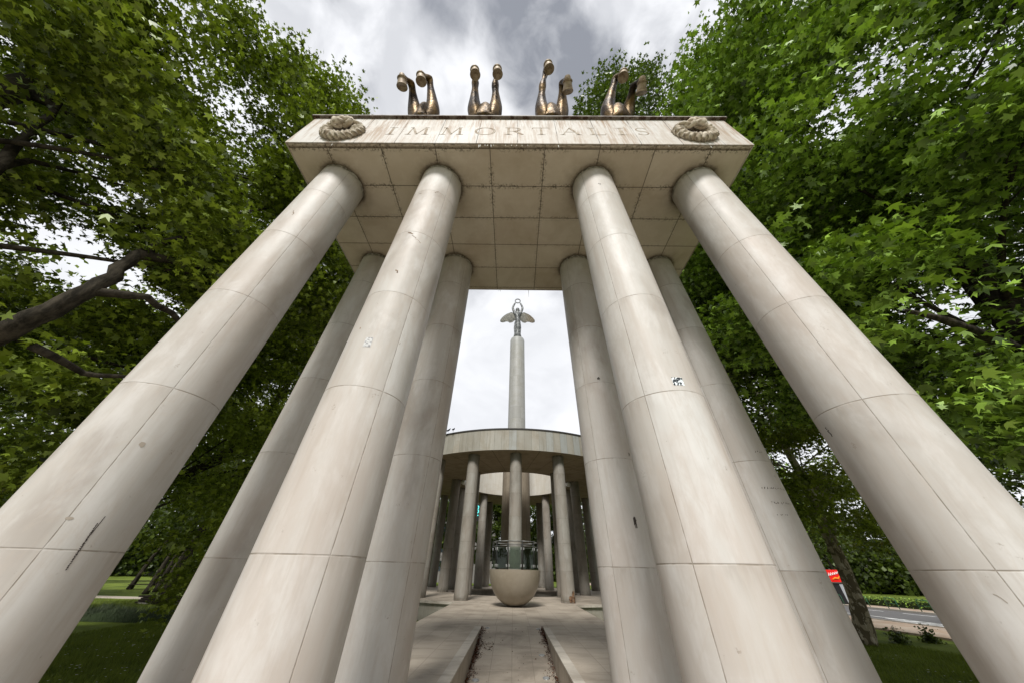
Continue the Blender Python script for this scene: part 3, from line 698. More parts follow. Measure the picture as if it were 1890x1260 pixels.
# bowl pulpit with glass railing
bp = thing('stone_bowl', 'polished half-egg stone bowl on the platform in front of the rotunda', 'bowl', (.165, 21.6, 0))
prof = [(.001, -.001), (.20, .0)]
for i in range(1, 25):
    a = math.pi/2*i/24; prof.append((1.47*math.sin(a)**.92 if a > .02 else .1, 1.58-1.58*math.cos(a)))
prof = [(r_, z_) for r_, z_ in prof if r_ >= .2 or z_ < .0]
MB().lathe(prof+[(1.47, 1.60), (1.38, 1.60), (1.36, 1.50), (.001, 1.50)], 80).build('shell', M_bowl, bp, True, auto=R(40))
MB().lathe([(.001, .002), (1.0, .002), (1.02, .004)], 48)
rl = thing('glass_railing', 'octagonal glass railing with dark posts and steel rail on top of the bowl', 'railing', (.165, 21.6, 1.5), group=None)
M_gl = Mat('tinted_glass', .05, .5); M_gl.b.inputs['Base Color'].default_value = (.50, .56, .50, 1); M_gl.b.inputs['Transmission Weight'].default_value = 1.0; M_gl.b.inputs['IOR'].default_value = 1.05
M_gl = Mat('tinted_glass'); nt_ = M_gl.nt; tr_ = nt_.nodes.new('ShaderNodeBsdfTransparent'); tr_.inputs[0].default_value = (.62, .67, .61, 1)
gl_ = nt_.nodes.new('ShaderNodeBsdfGlossy'); gl_.inputs['Roughness'].default_value = .03; gl_.inputs[0].default_value = (.8, .85, .82, 1); mg_ = nt_.nodes.new('ShaderNodeMixShader'); mg_.inputs[0].default_value = .03
nt_.links.new(tr_.outputs[0], mg_.inputs[1]); nt_.links.new(gl_.outputs[0], mg_.inputs[2]); nt_.links.new(mg_.outputs[0], nt_.nodes['Material Output'].inputs[0])
M_post = Mat('dark_metal', .6, .3, 0); M_post.base((.02, .021, .02))
M_rail = Mat('worn_steel_rail', .5, .4, .3); M_rail.base((.16, .16, .15))
NP = 10; rr_ = 1.33
P8 = [(rr_*math.cos(2*math.pi*(i+.5)/NP+math.pi/2), rr_*math.sin(2*math.pi*(i+.5)/NP+math.pi/2)) for i in range(NP)]
for i, (x, y) in enumerate(P8):
    MB().tube([(x, y, 0), (x, y, 1.40)], .022, 8).build('post', M_post, rl, True)
    x2, y2 = P8[(i+1) % NP]; d_ = Vector((x2-x, y2-y, 0)); L_ = d_.length; u_ = d_.normalized(); nrm = Vector((u_.y, -u_.x, 0))*.006
    p = Vector((x, y, 0))+u_*.06; q = Vector((x2, y2, 0))-u_*.06
    vs = [tuple(a_+s_*nrm+Vector((0, 0, z_))) for z_ in (.14, 1.14) for a_, s_ in ((p, -1), (q, -1), (q, 1), (p, 1))]
    MB().add(vs, [(3, 2, 1, 0), (4, 5, 6, 7), (0, 1, 5, 4), (1, 2, 6, 5), (2, 3, 7, 6), (3, 0, 4, 7)]).build('glass_panel', M_gl, rl)
    MB().tube([(x, y, 1.40), (x2, y2, 1.40)], .026, 8).build('handrail', M_rail, rl, True)
    MB().tube([tuple(p+Vector((0, 0, 1.18))), tuple(q+Vector((0, 0, 1.18)))], .016, 6).build('glass_rail', M_rail, rl, True)
    for zc in (.27, 1.04):
        for pp in (p+u_*.02, q-u_*.02):
            c_ = pp+nrm*2; MB().box(c_.x-.025, c_.x+.025, c_.y-.025, c_.y+.025, zc-.055, zc+.055).build('clamp', M_steel, rl, bevel=.005)
#SECTION2
# ------------------------------------------------------------------ GROUND
M_grass = Mat('lawn_ground', .95, .1); S = M_grass
n = S.noise(None, .35, 5, .6); n2 = S.noise(None, 6, 5, .7)
c = S.mix(n.ramp(.4, .6), (.075, .105, .016), (.13, .17, .026)); c = S.mix(n2.ramp(.5, .75)*.5, c, (.075, .06, .03)); S.base(c); S.bump(n2, .8, .05)
struct(MB().box(-500, 500, -300, 900, GZ-.3, GZ-.01).build('ground', M_grass))
struct(MB().prism([(-14, -14), (14, -14), (14, 7.2), (-14, 7.2)], GZ-.02, GZ+.004).build('plaza_paving', M_plaza))
M_path = Mat('gravel_path', .95, .1); S = M_path; n = S.noise(None, 3, 6, .7); S.base(S.mix(n, (.34, .29, .23), (.46, .41, .34)))
struct(MB().prism([(-90, 37.0), (-90, 34.6), (-20, 33.4), (-20, 35.4)], GZ-.05, GZ+.004).build('gravel_path', M_path))
M_road = Mat('asphalt', .9, .2); S = M_road; n = S.noise(None, 1.2, 6, .7); n2 = S.noise(None, 60, 2); c = S.mix(n, (.10, .10, .105), (.16, .155, .15)); S.base(S.mix(n2*.4, c, (.07, .07, .07)))
def rp(s, Y): return (28.0+s+(40-Y)*.10*0+ (Y-30)*-.05, Y)
def strip(s0, s1, z0, z1, name, mat, Y0=-40, Y1=220, parent=None):
    return MB().prism([rp(s0, Y0), rp(s1, Y0), rp(s1, Y1), rp(s0, Y1)], z0, z1).build(name, mat, parent)
struct(strip(0, 11.2, GZ-.2, GZ+.004, 'road', M_road))
M_paint = Mat('road_paint', .7, .2); M_paint.base(M_paint.mix(M_paint.noise(None, 4, 4, .7).ramp(.35, .6), (.50, .50, .49), (.78, .78, .76)))
struct(strip(3.2, 3.4, GZ, GZ+.008, 'lane_line', M_paint)); struct(strip(.9, 1.05, GZ, GZ+.008, 'edge_line', M_paint))
mb = MB()
for i in range(24): y = i*4.4; mb.prism([rp(9.3, y), rp(9.5, y), rp(9.5, y+2.6), rp(9.3, y+2.6)], GZ, GZ+.008)
struct(mb.build('dashed_line', M_paint))
mb = MB()
for i in range(7): y = 27+i*.9; mb.prism([rp(.4+i*.35, y), rp(3.1, y), rp(3.1, y+.4), rp(.4+i*.35, y+.4)], GZ, GZ+.0085)
struct(mb.build('hatched_marking', M_paint))
M_kerb = Mat('kerb_stone', .8, .2); M_kerb.base(M_kerb.mix(M_kerb.noise(None, 2, 4), (.30, .27, .23), (.44, .41, .36)))
struct(strip(-.22, 0, GZ-.1, GZ+.13, 'kerb', M_kerb)); struct(strip(11.2, 11.42, GZ-.1, GZ+.14, 'kerb', M_kerb))
M_side = Mat('pavement_slabs', .85, .2); S = M_side; n = S.noise(None, .8, 5, .6); c = S.mix(n.ramp(.35, .65), (.36, .26, .19), (.42, .35, .28)); l = S.x.line(.5, .01).mx(S.y.line(.5, .01)); S.base(S.mix(l*.5, c, (.15, .11, .08)))
struct(strip(-5.2, -.22, GZ-.1, GZ+.09, 'pavement', M_side)); struct(strip(11.42, 15.4, GZ-.1, GZ+.10, 'pavement', M_side))

# ------------------------------------------------------------------ FOLIAGE
LEAF0 = []
def leaf_outline(l):
    lob = {0: [(90, 1.05), (64, .46), (42, .90), (12, .40), (-16, .64), (-60, .24), (-90, .14), (-120, .24), (196, .64), (168, .40), (138, .90), (116, .46)],
           1: [(90, 1.0), (55, .42), (30, .85), (-30, .35), (-90, .2), (210, .35), (150, .85), (125, .42)],
           2: [(90, 1.0), (15, .62), (-90, .35), (165, .62)]}[l]
    v = np.array([(r*math.cos(R(a)), r*math.sin(R(a))+.15, 0) for a, r in lob])
    v[:, 2] = -.28*np.abs(v[:, 0]) - .22*(v[:, 1]-.15)**2
    return v
OUT = [leaf_outline(i) for i in range(3)]
def leaf_mat(name, lo, hi, tr, trw=.11, rough=.40):
    M = Mat(name, rough, .32); nt = M.nt
    g = nt.nodes.new('ShaderNodeNewGeometry'); rnd = V(nt, g.outputs['Random Per Island'])
    big = M.noise(None, 1.1, 3, .6).ramp(.38, .62)
    c = M.mix((rnd.pow(1.85)*.85+big*.34-.04).clamp(), lo, hi); M.base(c)
    t = nt.nodes.new('ShaderNodeBsdfTranslucent'); tcol = M.mix(rnd, tr, tuple(min(1, k*1.5) for k in tr)); nt.links.new(tcol, t.inputs[0])
    mx = nt.nodes.new('ShaderNodeMixShader'); mx.inputs[0].default_value = trw
    nt.links.new(M.b.outputs[0], mx.inputs[1]); nt.links.new(t.outputs[0], mx.inputs[2])
    nt.links.new(mx.outputs[0], nt.nodes['Material Output'].inputs[0]); return M
M_lfL = leaf_mat('plane_leaf', (.022, .034, .004), (.34, .45, .05), (.21, .30, .012))
M_lfR = leaf_mat('maple_leaf', (.022, .040, .005), (.34, .53, .075), (.21, .35, .015))
M_lfD = leaf_mat('dark_leaf', (.014, .024, .004), (.10, .14, .022), (.09, .13, .010), .35)
M_lfY = leaf_mat('young_leaf', (.13, .18, .018), (.34, .42, .05), (.34, .42, .02))
M_lfB = leaf_mat('lightened_leaf', (.03, .045, .005), (.40, .50, .075), (.30, .38, .03), .34)  # lighter leaf copy: brightness put into the colour of shaded crowns
M_lfM = leaf_mat('mid_leaf', (.018, .032, .005), (.17, .25, .035), (.12, .19, .012))
M_bark = Mat('tree_bark', .95, .1); S = M_bark; n = S.noise(S.vec(S.x*3.0, S.y*3.0, S.z), 2.2, 6, .7); S.base(S.mix(n.ramp(.35, .65), (.018, .016, .012), (.070, .060, .045))); S.bump(n, .9, .04)
M_plane = Mat('plane_tree_bark', .85, .15); S = M_plane
n = S.noise(S.vec(S.x, S.y, S.z*.7), 3.2, 4, .6, .8); n2 = S.noise(S.vec(S.x, S.y, S.z*.5), 6, 4, .6)
c = S.mix(n.ramp(.5, .54), (.11, .09, .055), (.30, .26, .18)); c = S.mix(n2.ramp(.60, .63), c, (.42, .38, .29))
c = S.mix(S.z.ramp(3.5, 6.5)*n2.ramp(.33, .48), c, (.55, .51, .42)); S.base(c); S.bump(n, .5, .02)
E0 = np.array(EYE)
def leaves_mesh(name, P, size, lod, mat, parent, up_w=1.0, tilt=.6, droop=None):
    n = len(P); out = OUT[lod]; k = len(out)
    N = rng.normal(0, tilt, (n, 3)); N[:, 2] += up_w; N /= np.linalg.norm(N, axis=1)[:, None]
    A = rng.normal(0, 1, (n, 3)); A[:, 2] -= .5
    if droop is not None: A += droop
    A -= (A*N).sum(1)[:, None]*N; A /= np.linalg.norm(A, axis=1)[:, None]; B = np.cross(A, N)
    s = size*rng.uniform(.45, 1.3, n); cu = rng.uniform(.2, 2.6, n)
    v = P[:, None, :] + s[:, None, None]*(out[None, :, 0:1]*B[:, None, :]+out[None, :, 1:2]*A[:, None, :]+out[None, :, 2:3]*cu[:, None, None]*N[:, None, :])
    v = v.reshape(-1, 3); me = bpy.data.meshes.new(name)
    me.vertices.add(n*k); me.vertices.foreach_set('co', v.astype(np.float32).ravel())
    me.loops.add(n*k); me.loops.foreach_set('vertex_index', np.arange(n*k, dtype=np.int32))
    me.polygons.add(n); me.polygons.foreach_set('loop_start', np.arange(0, n*k, k, dtype=np.int32))
    try: me.polygons.foreach_set('loop_total', np.full(n, k, dtype=np.int32))
    except Exception: pass
    me.update(); me.materials.append(mat.m)
    o = bpy.data.objects.new(name, me); COL.objects.link(o); o.parent = parent
    return o
def rays(P):
    d = P-E0; return d
def keep_mask(P, rules):
    d = P-E0; nz = rng.normal(0, 1, len(P)); keep = np.ones(len(P), bool)
    L = np.linalg.norm(d, axis=1)
    for r in rules: keep &= r(d, nz, L)
    return keep
def cone_hole(dx, dy, dz, deg, pr=.9):       # an open gap between branches
    u = np.array((dx, dy, dz)); u = u/np.linalg.norm(u)
    def f(d, nz, L):
        a = np.degrees(np.arccos(np.clip((d@u)/L, -1, 1)))
        return ~((a < deg*(1+.22*nz)) & (rng.random(len(d)) < pr))
    return f
def bounds_clear(d, nz, L):                  # nothing grows into the portico or the rotunda
    P = d+E0
    ins = (np.abs(P[:, 0]) < 5.7) & (P[:, 1] > 1.6) & (P[:, 1] < 7.3) & (P[:, 2] < 11.2)
    rr2 = (P[:, 0]-.2)**2+(P[:, 1]-35.5)**2
    return ~ins & ~(rr2 < 14**2)
def left_open(d, nz, L):                     # sky over the centre stays open on the left
    lim = -.44*np.maximum(d[:, 2], 0) + .035*L*nz*.5
    a = (d[:, 0] < lim) | (d[:, 2] < .60*L)
    b = (d[:, 0] < -.56*np.abs(d[:, 1]) + .01*L*nz) | (d[:, 2] < .20*L)
    return a & b
def right_open(d, nz, L):
    lim = .375*np.maximum(d[:, 2], 0) + .03*L*nz*.5
    a = (d[:, 0] > lim) | (d[:, 2] < .60*L)
    b = (d[:, 0] > .56*np.abs(d[:, 1]) + .01*L*nz) | (d[:, 2] < .20*L)
    return a & b
def curve(a, b_, bend, n=7):
    a, b_ = Vector(a), Vector(b_); mid = (a+b_)/2+Vector(bend)
    return [((1-t)**2)*a+2*t*(1-t)*mid+t*t*b_ for t in [i/(n-1) for i in range(n)]]
def tree(name, label, group, base, trunk, r0, lobes, nleaf, size, lod, leaf, bark=None, rules=(), limbs=(), spray=13, spread=.42, flat=.35, twigs=5, up_w=1.0, tilt=.6, skip=0.0):
    t = thing(name, label, 'tree', (0, 0, 0), 0, group); bark = bark or M_bark
    t.location = base; bx = Vector(base)
    mb = MB(); tp = [Vector(p) for p in trunk]; n = len(tp)
    rad = [r0*(1.25 if i == 0 else 1)*(1-.62*i/(n-1)) for i in range(n)]
    dense = []; dr = []
    for i in range(n-1):
        for k in range(5):
            q = k/5; dense.append(tp[i].lerp(tp[i+1], q)+Vector((math.sin(i*5+k)*.04, math.cos(i*3+k)*.04, 0))*(0 if i == 0 and k == 0 else 1)); dr.append(rad[i]*(1-q)+rad[i+1]*q)
    dense.append(tp[-1]); dr.append(rad[-1]); mb.tube([p-bx for p in dense], [r*random.uniform(.96, 1.05) for r in dr], 14)
    lb = MB()
    for pts, ra, rb in limbs:
        pts = [Vector(p)-bx for p in pts]; dn = []; 
        for i in range(len(pts)-1):
            for k in range(3): dn.append(pts[i].lerp(pts[i+1], k/3)+Vector((random.uniform(-.03, .03),)*3))
        dn.append(pts[-1]); lb.tube(dn, [ra+(rb-ra)*i/(len(dn)-1) for i in range(len(dn))], 9)
    Ps = []
    tot = sum((l[3]*l[4]*l[5])**(2/3) for l in lobes)
    for l in lobes:
        c_ = np.array(l[:3]); rr = np.array(l[3:6])
        # limb from the trunk to the lobe
        k = min(range(len(dense)), key=lambda i: abs(dense[i].z-(c_[2]-rr[2]*.9-.25*math.hypot(c_[0]-dense[i].x, c_[1]-dense[i].y))))
        cv = curve(dense[k]-bx, Vector(c_)-bx, (random.uniform(-.6, .6), random.uniform(-.6, .6), random.uniform(.2, 1.0)), 8)
        ra = min(.13, max(.03, dr[k]*.24)); far_low = c_[2] < 5.2 or random.random() < skip
        if not far_low: lb.tube(cv, [ra*(1-.75*i/7) for i in range(8)], 7)
        for j in range(0 if far_low else twigs):
            u = Vector(rng.normal(0, 1, 3)).normalized(); e = Vector(c_+rr*np.array(u)*.75)-bx
            if not all(r_((np.array(e+bx)-E0)[None, :], np.zeros(1), np.array([(e+bx-EYE).length]))[0] for r_ in rules): continue
            s0 = cv[random.choice((4, 5, 6, 7))]
            lb.tube(curve(s0, e, (0, 0, .3), 5), [ra*.28, ra*.2, ra*.14, ra*.09, ra*.04], 5)
        nl = int(nleaf*((rr[0]*rr[1]*rr[2])**(2/3))/tot); ns = max(1, nl//spray)
        u = rng.normal(0, 1, (ns, 3)); u /= np.linalg.norm(u, axis=1)[:, None]
        rho = .20+.80*rng.random(ns)**.60
        wob = 1+.22*np.sin(u[:, 0]*5+c_[0])*np.cos(u[:, 1]*4+c_[1])
        cen = c_+rr*u*(rho*wob)[:, None]; cen = cen[(np.sin(cen[:, 0]*2.3+1)+np.sin(cen[:, 1]*2.1+cen[:, 2]*.8)+np.sin(cen[:, 2]*3.1-cen[:, 0]*.7)) > -1.5]; ns = len(cen)
        nsub = rng.integers(int(spray*.5), int(spray*1.5)+1, ns)
        pp = np.repeat(cen, nsub, axis=0); off = rng.normal(0, 1, (len(pp), 3))*np.array((spread, spread, spread*flat))
        Ps.append(pp+off)
    P = np.concatenate(Ps); P = P[P[:, 2] > GZ+.25]
    P = P[keep_mask(P, (bounds_clear,)+tuple(rules))]
    mb.build('trunk', bark, t, True); lb.build('limbs', bark, t, True)
    leaves_mesh('crown', P-np.array(base), size, lod, leaf, t, up_w, tilt)
    return t
def lobes_in(c_, rr, n, r0, r1, seed, zmin=None):
    g = np.random.default_rng(seed); out = []; k = 0
    while len(out) < n and k < 4000:
        k += 1; u = g.normal(0, 1, 3); u /= np.linalg.norm(u); p = np.array(c_)+np.array(rr)*u*(.25+.75*g.random()**.45)
        r = g.uniform(r0, r1)
        if zmin is not None and p[2] < zmin: continue
        if any(np.linalg.norm(p-np.array(q[:3])) < .62*(r+q[3]) for q in out): continue
        out.append((*p, r*1.25, r*1.25, r*.62))
    return out
holeL = cone_hole(-1.476, .653, .761, 2.5); holeL2 = cone_hole(-1.30, .62, .74, 1.9); holeL3 = cone_hole(-1.55, .10, 1.15, 3.0, .8); holeL4 = cone_hole(-1.70, .9, .35, 2.6, .8)
holeR = cone_hole(1.613, .734, .716, 4.0, .85); holeR2 = cone_hole(1.42, .76, .74, 2.6, .8); holeR3 = cone_hole(1.1, .2, 1.25, 3.0, .8); holeR4 = cone_hole(.95, .30, 1.1, 2.2, .8)

# --- near left plane tree
g1 = 'plane trees left of the portico'; g2 = 'plane trees right of the portico'
lob = lobes_in((-15, 5.5, 12.5), (8.0, 10.5, 8.5), 46, 1.5, 2.5, 3, 3.2)
lob += [(-10.2, 2.2, 17.0, 1.8, 1.8, 1.1), (-9.6, 4.2, 19.0, 2.0, 2.0, 1.3), (-8.6, 5.0, 21.0, 1.5, 1.5, .8), (-7.6, 4.2, 21.2, .9, .9, .5), (-9.0, 6.8, 17.5, 2, 2, 1.2), (-8.0, 5.2, 12.5, 1.6, 1.6, .9), (-8.3, 7.5, 14.0, 2, 2, 1.1),
        (-8.6, 3.4, 9.4, 1.5, 1.6, .7), (-8.2, 5.6, 8.6, 1.5, 1.7, .7), (-7.7, 4.6, 7.0, .9, 1.2, .45), (-9.6, 1.4, 10.2, 1.6, 1.6, .8), (-9.8, .4, 13, 1.8, 1.8, 1), (-10.5, 5.5, 6.5, 1.6, 1.6, .7), (-9.2, 5.8, 4.4, 1.2, 1.6, .6), (-9.8, 4.6, 2.9, 1.2, 1.6, .6), (-10.8, 6.5, 3.2, 1.5, 1.6, .7), (-8.6, 3.1, 4.5, .45, .4, .15), (-7.5, 4.2, 8.0, 1.0, 1.0, .4)]
limbs = [([(-11.2, 3.4, 1.6), (-9.9, 3.7, 2.9), (-8.9, 3.8, 3.9), (-8.2, 3.7, 4.75), (-7.95, 3.74, 5.36), (-7.96, 3.79, 5.95), (-8.13, 3.83, 6.7), (-8.4, 4.1, 7.5), (-8.6, 4.5, 8.7), (-8.9, 5.0, 10.5), (-9.6, 6.0, 13.0)], .20, .03),
         ([(-7.95, 3.77, 5.5), (-7.5, 4.2, 5.8), (-7.5, 4.9, 5.8), (-7.7, 5.6, 5.6), (-8.2, 6.6, 5.9)], .09, .012), ([(-8.2, 4.0, 4.4), (-8.2, 4.8, 4.35), (-7.9, 5.2, 4.5), (-7.8, 5.9, 4.9)], .07, .015),
         ([(-8.1, 3.8, 6.7), (-7.9, 4.3, 7.1), (-7.9, 5.0, 7.6), (-8.0, 5.9, 8.0), (-8.4, 7.2, 8.8)], .11, .012),
         ([(-11.8, 3.0, 4.0), (-11.3, 2.6, 5.6), (-10.9, 2.7, 7.6), (-11.5, 2.5, 9.5), (-12.6, 2.4, 11.2), (-13.3, 2.0, 13.3), (-14.3, 1.6, 15.5), (-15, 1.2, 18)], .13, .02),
         ([(-12.6, 2.4, 11.2), (-14.8, 1.9, 13.4), (-16.9, 1.4, 15.6)], .09, .02), ([(-10.9, 2.6, 7.7), (-11.5, 2.9, 9.0), (-11.8, 3.6, 9.9), (-11.0, 5.5, 11.5)], .08, .015)]
tree('plane_tree', 'huge plane tree at the far left, its thick bent limb showing against the sky', g1, (-11.4, 3.4, GZ), [(-11.4, 3.4, GZ), (-11.3, 3.3, 1.2), (-11.9, 2.9, 4.0), (-13.2, 2.0, 8), (-14.6, 2.2, 13), (-15, 3.5, 18)], .55,
     lob, 330000, .130, 0, M_lfL, M_bark, (left_open, holeL, holeL2, holeL3, holeL4), limbs, 36, .34, .26, 5, 1.0, .6, .72)
# --- near right tree
lob = lobes_in((14.5, 4.8, 11.5), (8.0, 10.0, 8.0), 44, 1.5, 2.5, 11, 3.4)
lob += [(8.9, 1.6, 12.6, 1.7, 1.7, 1.0), (7.6, 1.6, 16.5, 1.8, 1.8, 1.1), (8.4, 3.6, 18.5, 2.0, 2.0, 1.2), (9.6, .5, 14.5, 1.8, 1.8, 1.1), (8.2, 4.5, 13.5, 1.5, 1.8, .9), (7.9, 6.5, 15.0, 1.8, 1.8, 1.0), (7.6, 7.6, 11.5, 1.6, 1.6, .8),
        (6.5, 3.5, 5.05, 1.0, .9, .32), (7.6, 3.7, 5.4, 1.2, 1.0, .32), (8.4, 3.5, 4.6, 1.2, 1.1, .4), (7.3, 4.1, 3.7, 1.0, .9, .30), (8.3, 4.4, 3.3, 1.2, 1.0, .35), (9.8, 4.5, 5.6, 1.5, 1.5, .6), (9.4, 3.0, 3.6, 1.1, 1.1, .4), (7.2, 3.9, 6.7, 1.2, 1.1, .42), (8.6, 5.6, 7.6, 1.6, 1.6, .7), (10, 2, 8.5, 1.7, 1.7, .8)]
limbs = [([(12.5, 5.6, 3.2), (10.5, 4.8, 4.3), (8.8, 4.2, 4.9), (7.4, 3.8, 5.1), (6.4, 3.5, 5.0)], .17, .025), ([(9.8, 4.6, 4.5), (8.9, 4.6, 3.9), (7.9, 4.3, 3.5)], .06, .02)]
tree('plane_tree', 'large leafy tree at the far right with big bright leaves on low branches', g2, (13.0, 6.0, GZ), [(13, 6, GZ), (12.8, 5.9, 2), (12.6, 5.6, 6), (13.2, 5.2, 11), (14, 5, 16)], .5,
     lob, 250000, .142, 0, M_lfR, M_bark, (right_open, holeR, holeR2, holeR3, holeR4), limbs, 34, .36, .26, 5, 1.0, .6, .45)
# --- tall tree whose top shows behind the horses on the right
lob = lobes_in((12.2, 12.5, 15), (5.5, 6.0, 9), 26, 1.6, 2.4, 21, 5.0)
lob += [(5.4, 5.4, 24.0, 1.7, 1.6, 1.3), (3.6, 5.6, 22.2, 1.1, 1.2, .6), (7.4, 5.3, 24.2, 1.6, 1.6, 1.4), (4.6, 6.8, 21.5, 1.6, 1.5, 1.2), (7.6, 7.4, 21.5, 2.0, 2.0, 1.5), (5.6, 4.7, 25.6, .8, .8, 1.0), (7.8, 4.8, 26.4, .9, .9, 1.1), (9.6, 6.2, 22, 2, 2, 1.5), (6.6, 8.5, 19.5, 1.8, 1.8, 1.2)]
tree('plane_tree', 'tall tree whose dark leafy top rises behind the two right-hand bronze horses', g2, (14.2, 11.1, GZ), [(14.2, 11.1, GZ), (14.1, 11.0, 6), (11.6, 10.5, 13), (8.6, 8.8, 19), (6.6, 6.4, 23.5)], .42,
     lob, 110000, .15, 1, M_lfM, M_bark, (cone_hole(.30, .20, .95, 1.0, .8), lambda d, nz, L: d[:, 0] > .15*d[:, 2]), (), 14, .42, .4)
# --- plane tree with mottled trunk right of the portico
lob = lobes_in((16.5, 19.0, 11.5), (7.5, 6.5, 7.0), 40, 1.5, 2.4, 31, 2.6)
lob += [(14.6, 17.6, 4.0, 1.5, 1.5, .7), (17.6, 17.0, 3.4, 1.6, 1.4, .7), (19.0, 18.6, 4.2, 1.5, 1.5, .7), (13.6, 18.8, 6.0, 1.8, 1.8, .8), (16.0, 17.0, 5.8, 1.3, 1.3, .6), (18.0, 19.2, 6.2, 1.6, 1.6, .7), (12.3, 17.6, 8.2, 1.8, 1.8, .9)]
tree('plane_tree', 'plane tree with a thick mottled trunk growing from the grass right of the portico', g2, (16.95, 20.0, GZ), [(16.95, 20.0, GZ), (17.25, 19.6, .6), (17.45, 19.4, 3.0), (17.5, 19.2, 6.0), (17.3, 18.8, 9.5), (16.8, 18.6, 15)], .35,
     lob, 70000, .17, 1, M_lfB, M_plane, (right_open,), [([(16.9, 19.2, 2.6), (17.9, 19.2, 4.0), (19.2, 19.4, 6.2)], .17, .06)], 14, .42, .35)
# --- left middle trees
lob = lobes_in((-15.0, 18.0, 10.5), (7.0, 6.5, 7.5), 40, 1.5, 2.4, 41, 2.2)
lob += [(-9.6, 14.0, 2.4, 1.2, 1.2, .6), (-10.6, 14.5, 1.5, 1.0, 1.0, .5), (-11.4, 14.2, 3.6, 1.5, 1.5, .7), (-12.6, 14.0, 2.2, 1.1, 1.1, .5)]
tree('plane_tree', 'broad tree beyond the lawn on the left, with bright young leaves drooping low', g1, (-21.6, 17.0, GZ), [(-21.6, 17.0, GZ), (-20.9, 17.2, 3), (-16.6, 18.6, 8), (-15.6, 18, 14)], .40,
     lob, 74000, .17, 1, M_lfB, M_bark, (left_open,), (), 14, .42, .35)
t = thing('sapling', 'young tree with drooping yellow-green leaves between the two left columns', 'tree', (-11.2, 14.5, GZ))
P = np.concatenate([np.array(c_)+rng.normal(0, 1, (n_, 3))*np.array(s_) for c_, n_, s_ in (((-10.3, 12.8, 2.3), 700, (.38, .4, .32)), ((-10.0, 13.0, 3.3), 700, (.5, .5, .4)), ((-11.0, 12.9, 1.2), 520, (.30, .35, .26)), ((-11.5, 13.2, .5), 240, (.18, .3, .22)), ((-9.6, 13.2, 4.3), 600, (.5, .5, .4)), ((-10.9, 13.6, 3.0), 400, (.5, .5, .6)))])
leaves_mesh('crown', P-np.array((-11.2, 14.5, GZ)), .13, 0, M_lfY, t)
MB().tube([(0, 0, 0), (.1, -.2, 1.8), (.5, -.8, 3.4), (1.2, -1.2, 5.2)], [.09, .07, .05, .02], 8).tube([(.2, -.4, 2.3), (.6, -1.4, 3.0), (.9, -1.7, 3.2)], [.03, .02, .01], 6).build('trunk', M_bark, t, True)
lob = lobes_in((-12.5, 29, 9.5), (5.5, 5.0, 6.5), 24, 1.6, 2.4, 51, 3.2)
tree('plane_tree', 'dark tree beside the rotunda on the left, partly hidden by the columns', g1, (-15.0, 29.5, GZ), [(-15, 29.5, GZ), (-14.6, 29.2, 4), (-13.6, 29, 9), (-12.8, 29, 14)], .34, lob, 26000, .2, 2, M_lfD, M_bark, (left_open,), ())
lob = lobes_in((14.8, 30, 9.0), (5.0, 5.0, 6.5), 22, 1.6, 2.4, 61, 3.4)
tree('plane_tree', 'dark tree beside the rotunda on the right, partly hidden by the columns', g2, (17.5, 31, GZ), [(17.5, 31, GZ), (17, 30.7, 4), (15.8, 30.2, 9), (15, 30, 14)], .34, lob, 22000, .2, 2, M_lfD, M_bark, (right_open,), ())
# --- outer trees that close the view to the sides
k_ = 0
sides = [(-30, 14, 1), (-27, 30, 0), (-36, 44, 0), (-24, 50, 0), (-44, 26, 0), (-33, 1, 1), (31.5, 12, 2), (46, 26, 0), (48, 44, 0), (46, 60, 0), (24, 36.5, 2), (30.0, -1, 2), (-14, 62, 0), (-23, 66, 0), (-3, 68, 0), (8, 66, 0), (19, 58, 0), (-52, 62, 0), (36, 76, 0), (60, 70, 0), (-38, 80, 0), (-68, 48, 0)]
desc = {(-30, 14): 'wide dark tree left of the lavender hedge', (-27, 30): 'dark tree beside the gravel path on the left', (-36, 44): 'dark park tree next to the left picnic bench', (-24, 50): 'park tree standing behind the gravel path, right of the picnic benches',
        (-44, 26): 'leafy park tree far out on the left behind the nearer trees', (-33, 1): 'leafy tree behind the big bent limb at the left edge', (31.5, 12): 'bright leafy tree between the lawn and the road on the right', (46, 26): 'dark tree across the road at the right edge',
        (48, 44): 'dark tree across the road behind the green railing', (46, 60): 'dark tree across the road beyond the red kiosk', (24, 36.5): 'slim tree near the kerb on this side of the road', (30.0, -1): 'leafy tree beyond the low bright branches at the right edge',
        (-23, 66): 'dark tree beyond the rotunda, left of all its columns', (-14, 62): 'dark tree seen through the left part of the rotunda columns', (-3, 68): 'dark tree seen just left of the memorial column through the rotunda', (8, 66): 'dark tree seen just right of the memorial column through the rotunda', (19, 58): 'dark tree seen through the right part of the rotunda columns',
        (-52, 62): 'distant park tree beyond the left picnic bench', (36, 76): 'distant tree at the far end of the road', (60, 70): 'distant tree beyond the far pavement on the right', (-38, 80): 'distant tree beyond the sunlit lawn on the left', (-68, 48): 'distant tree at the far left beyond the path'}
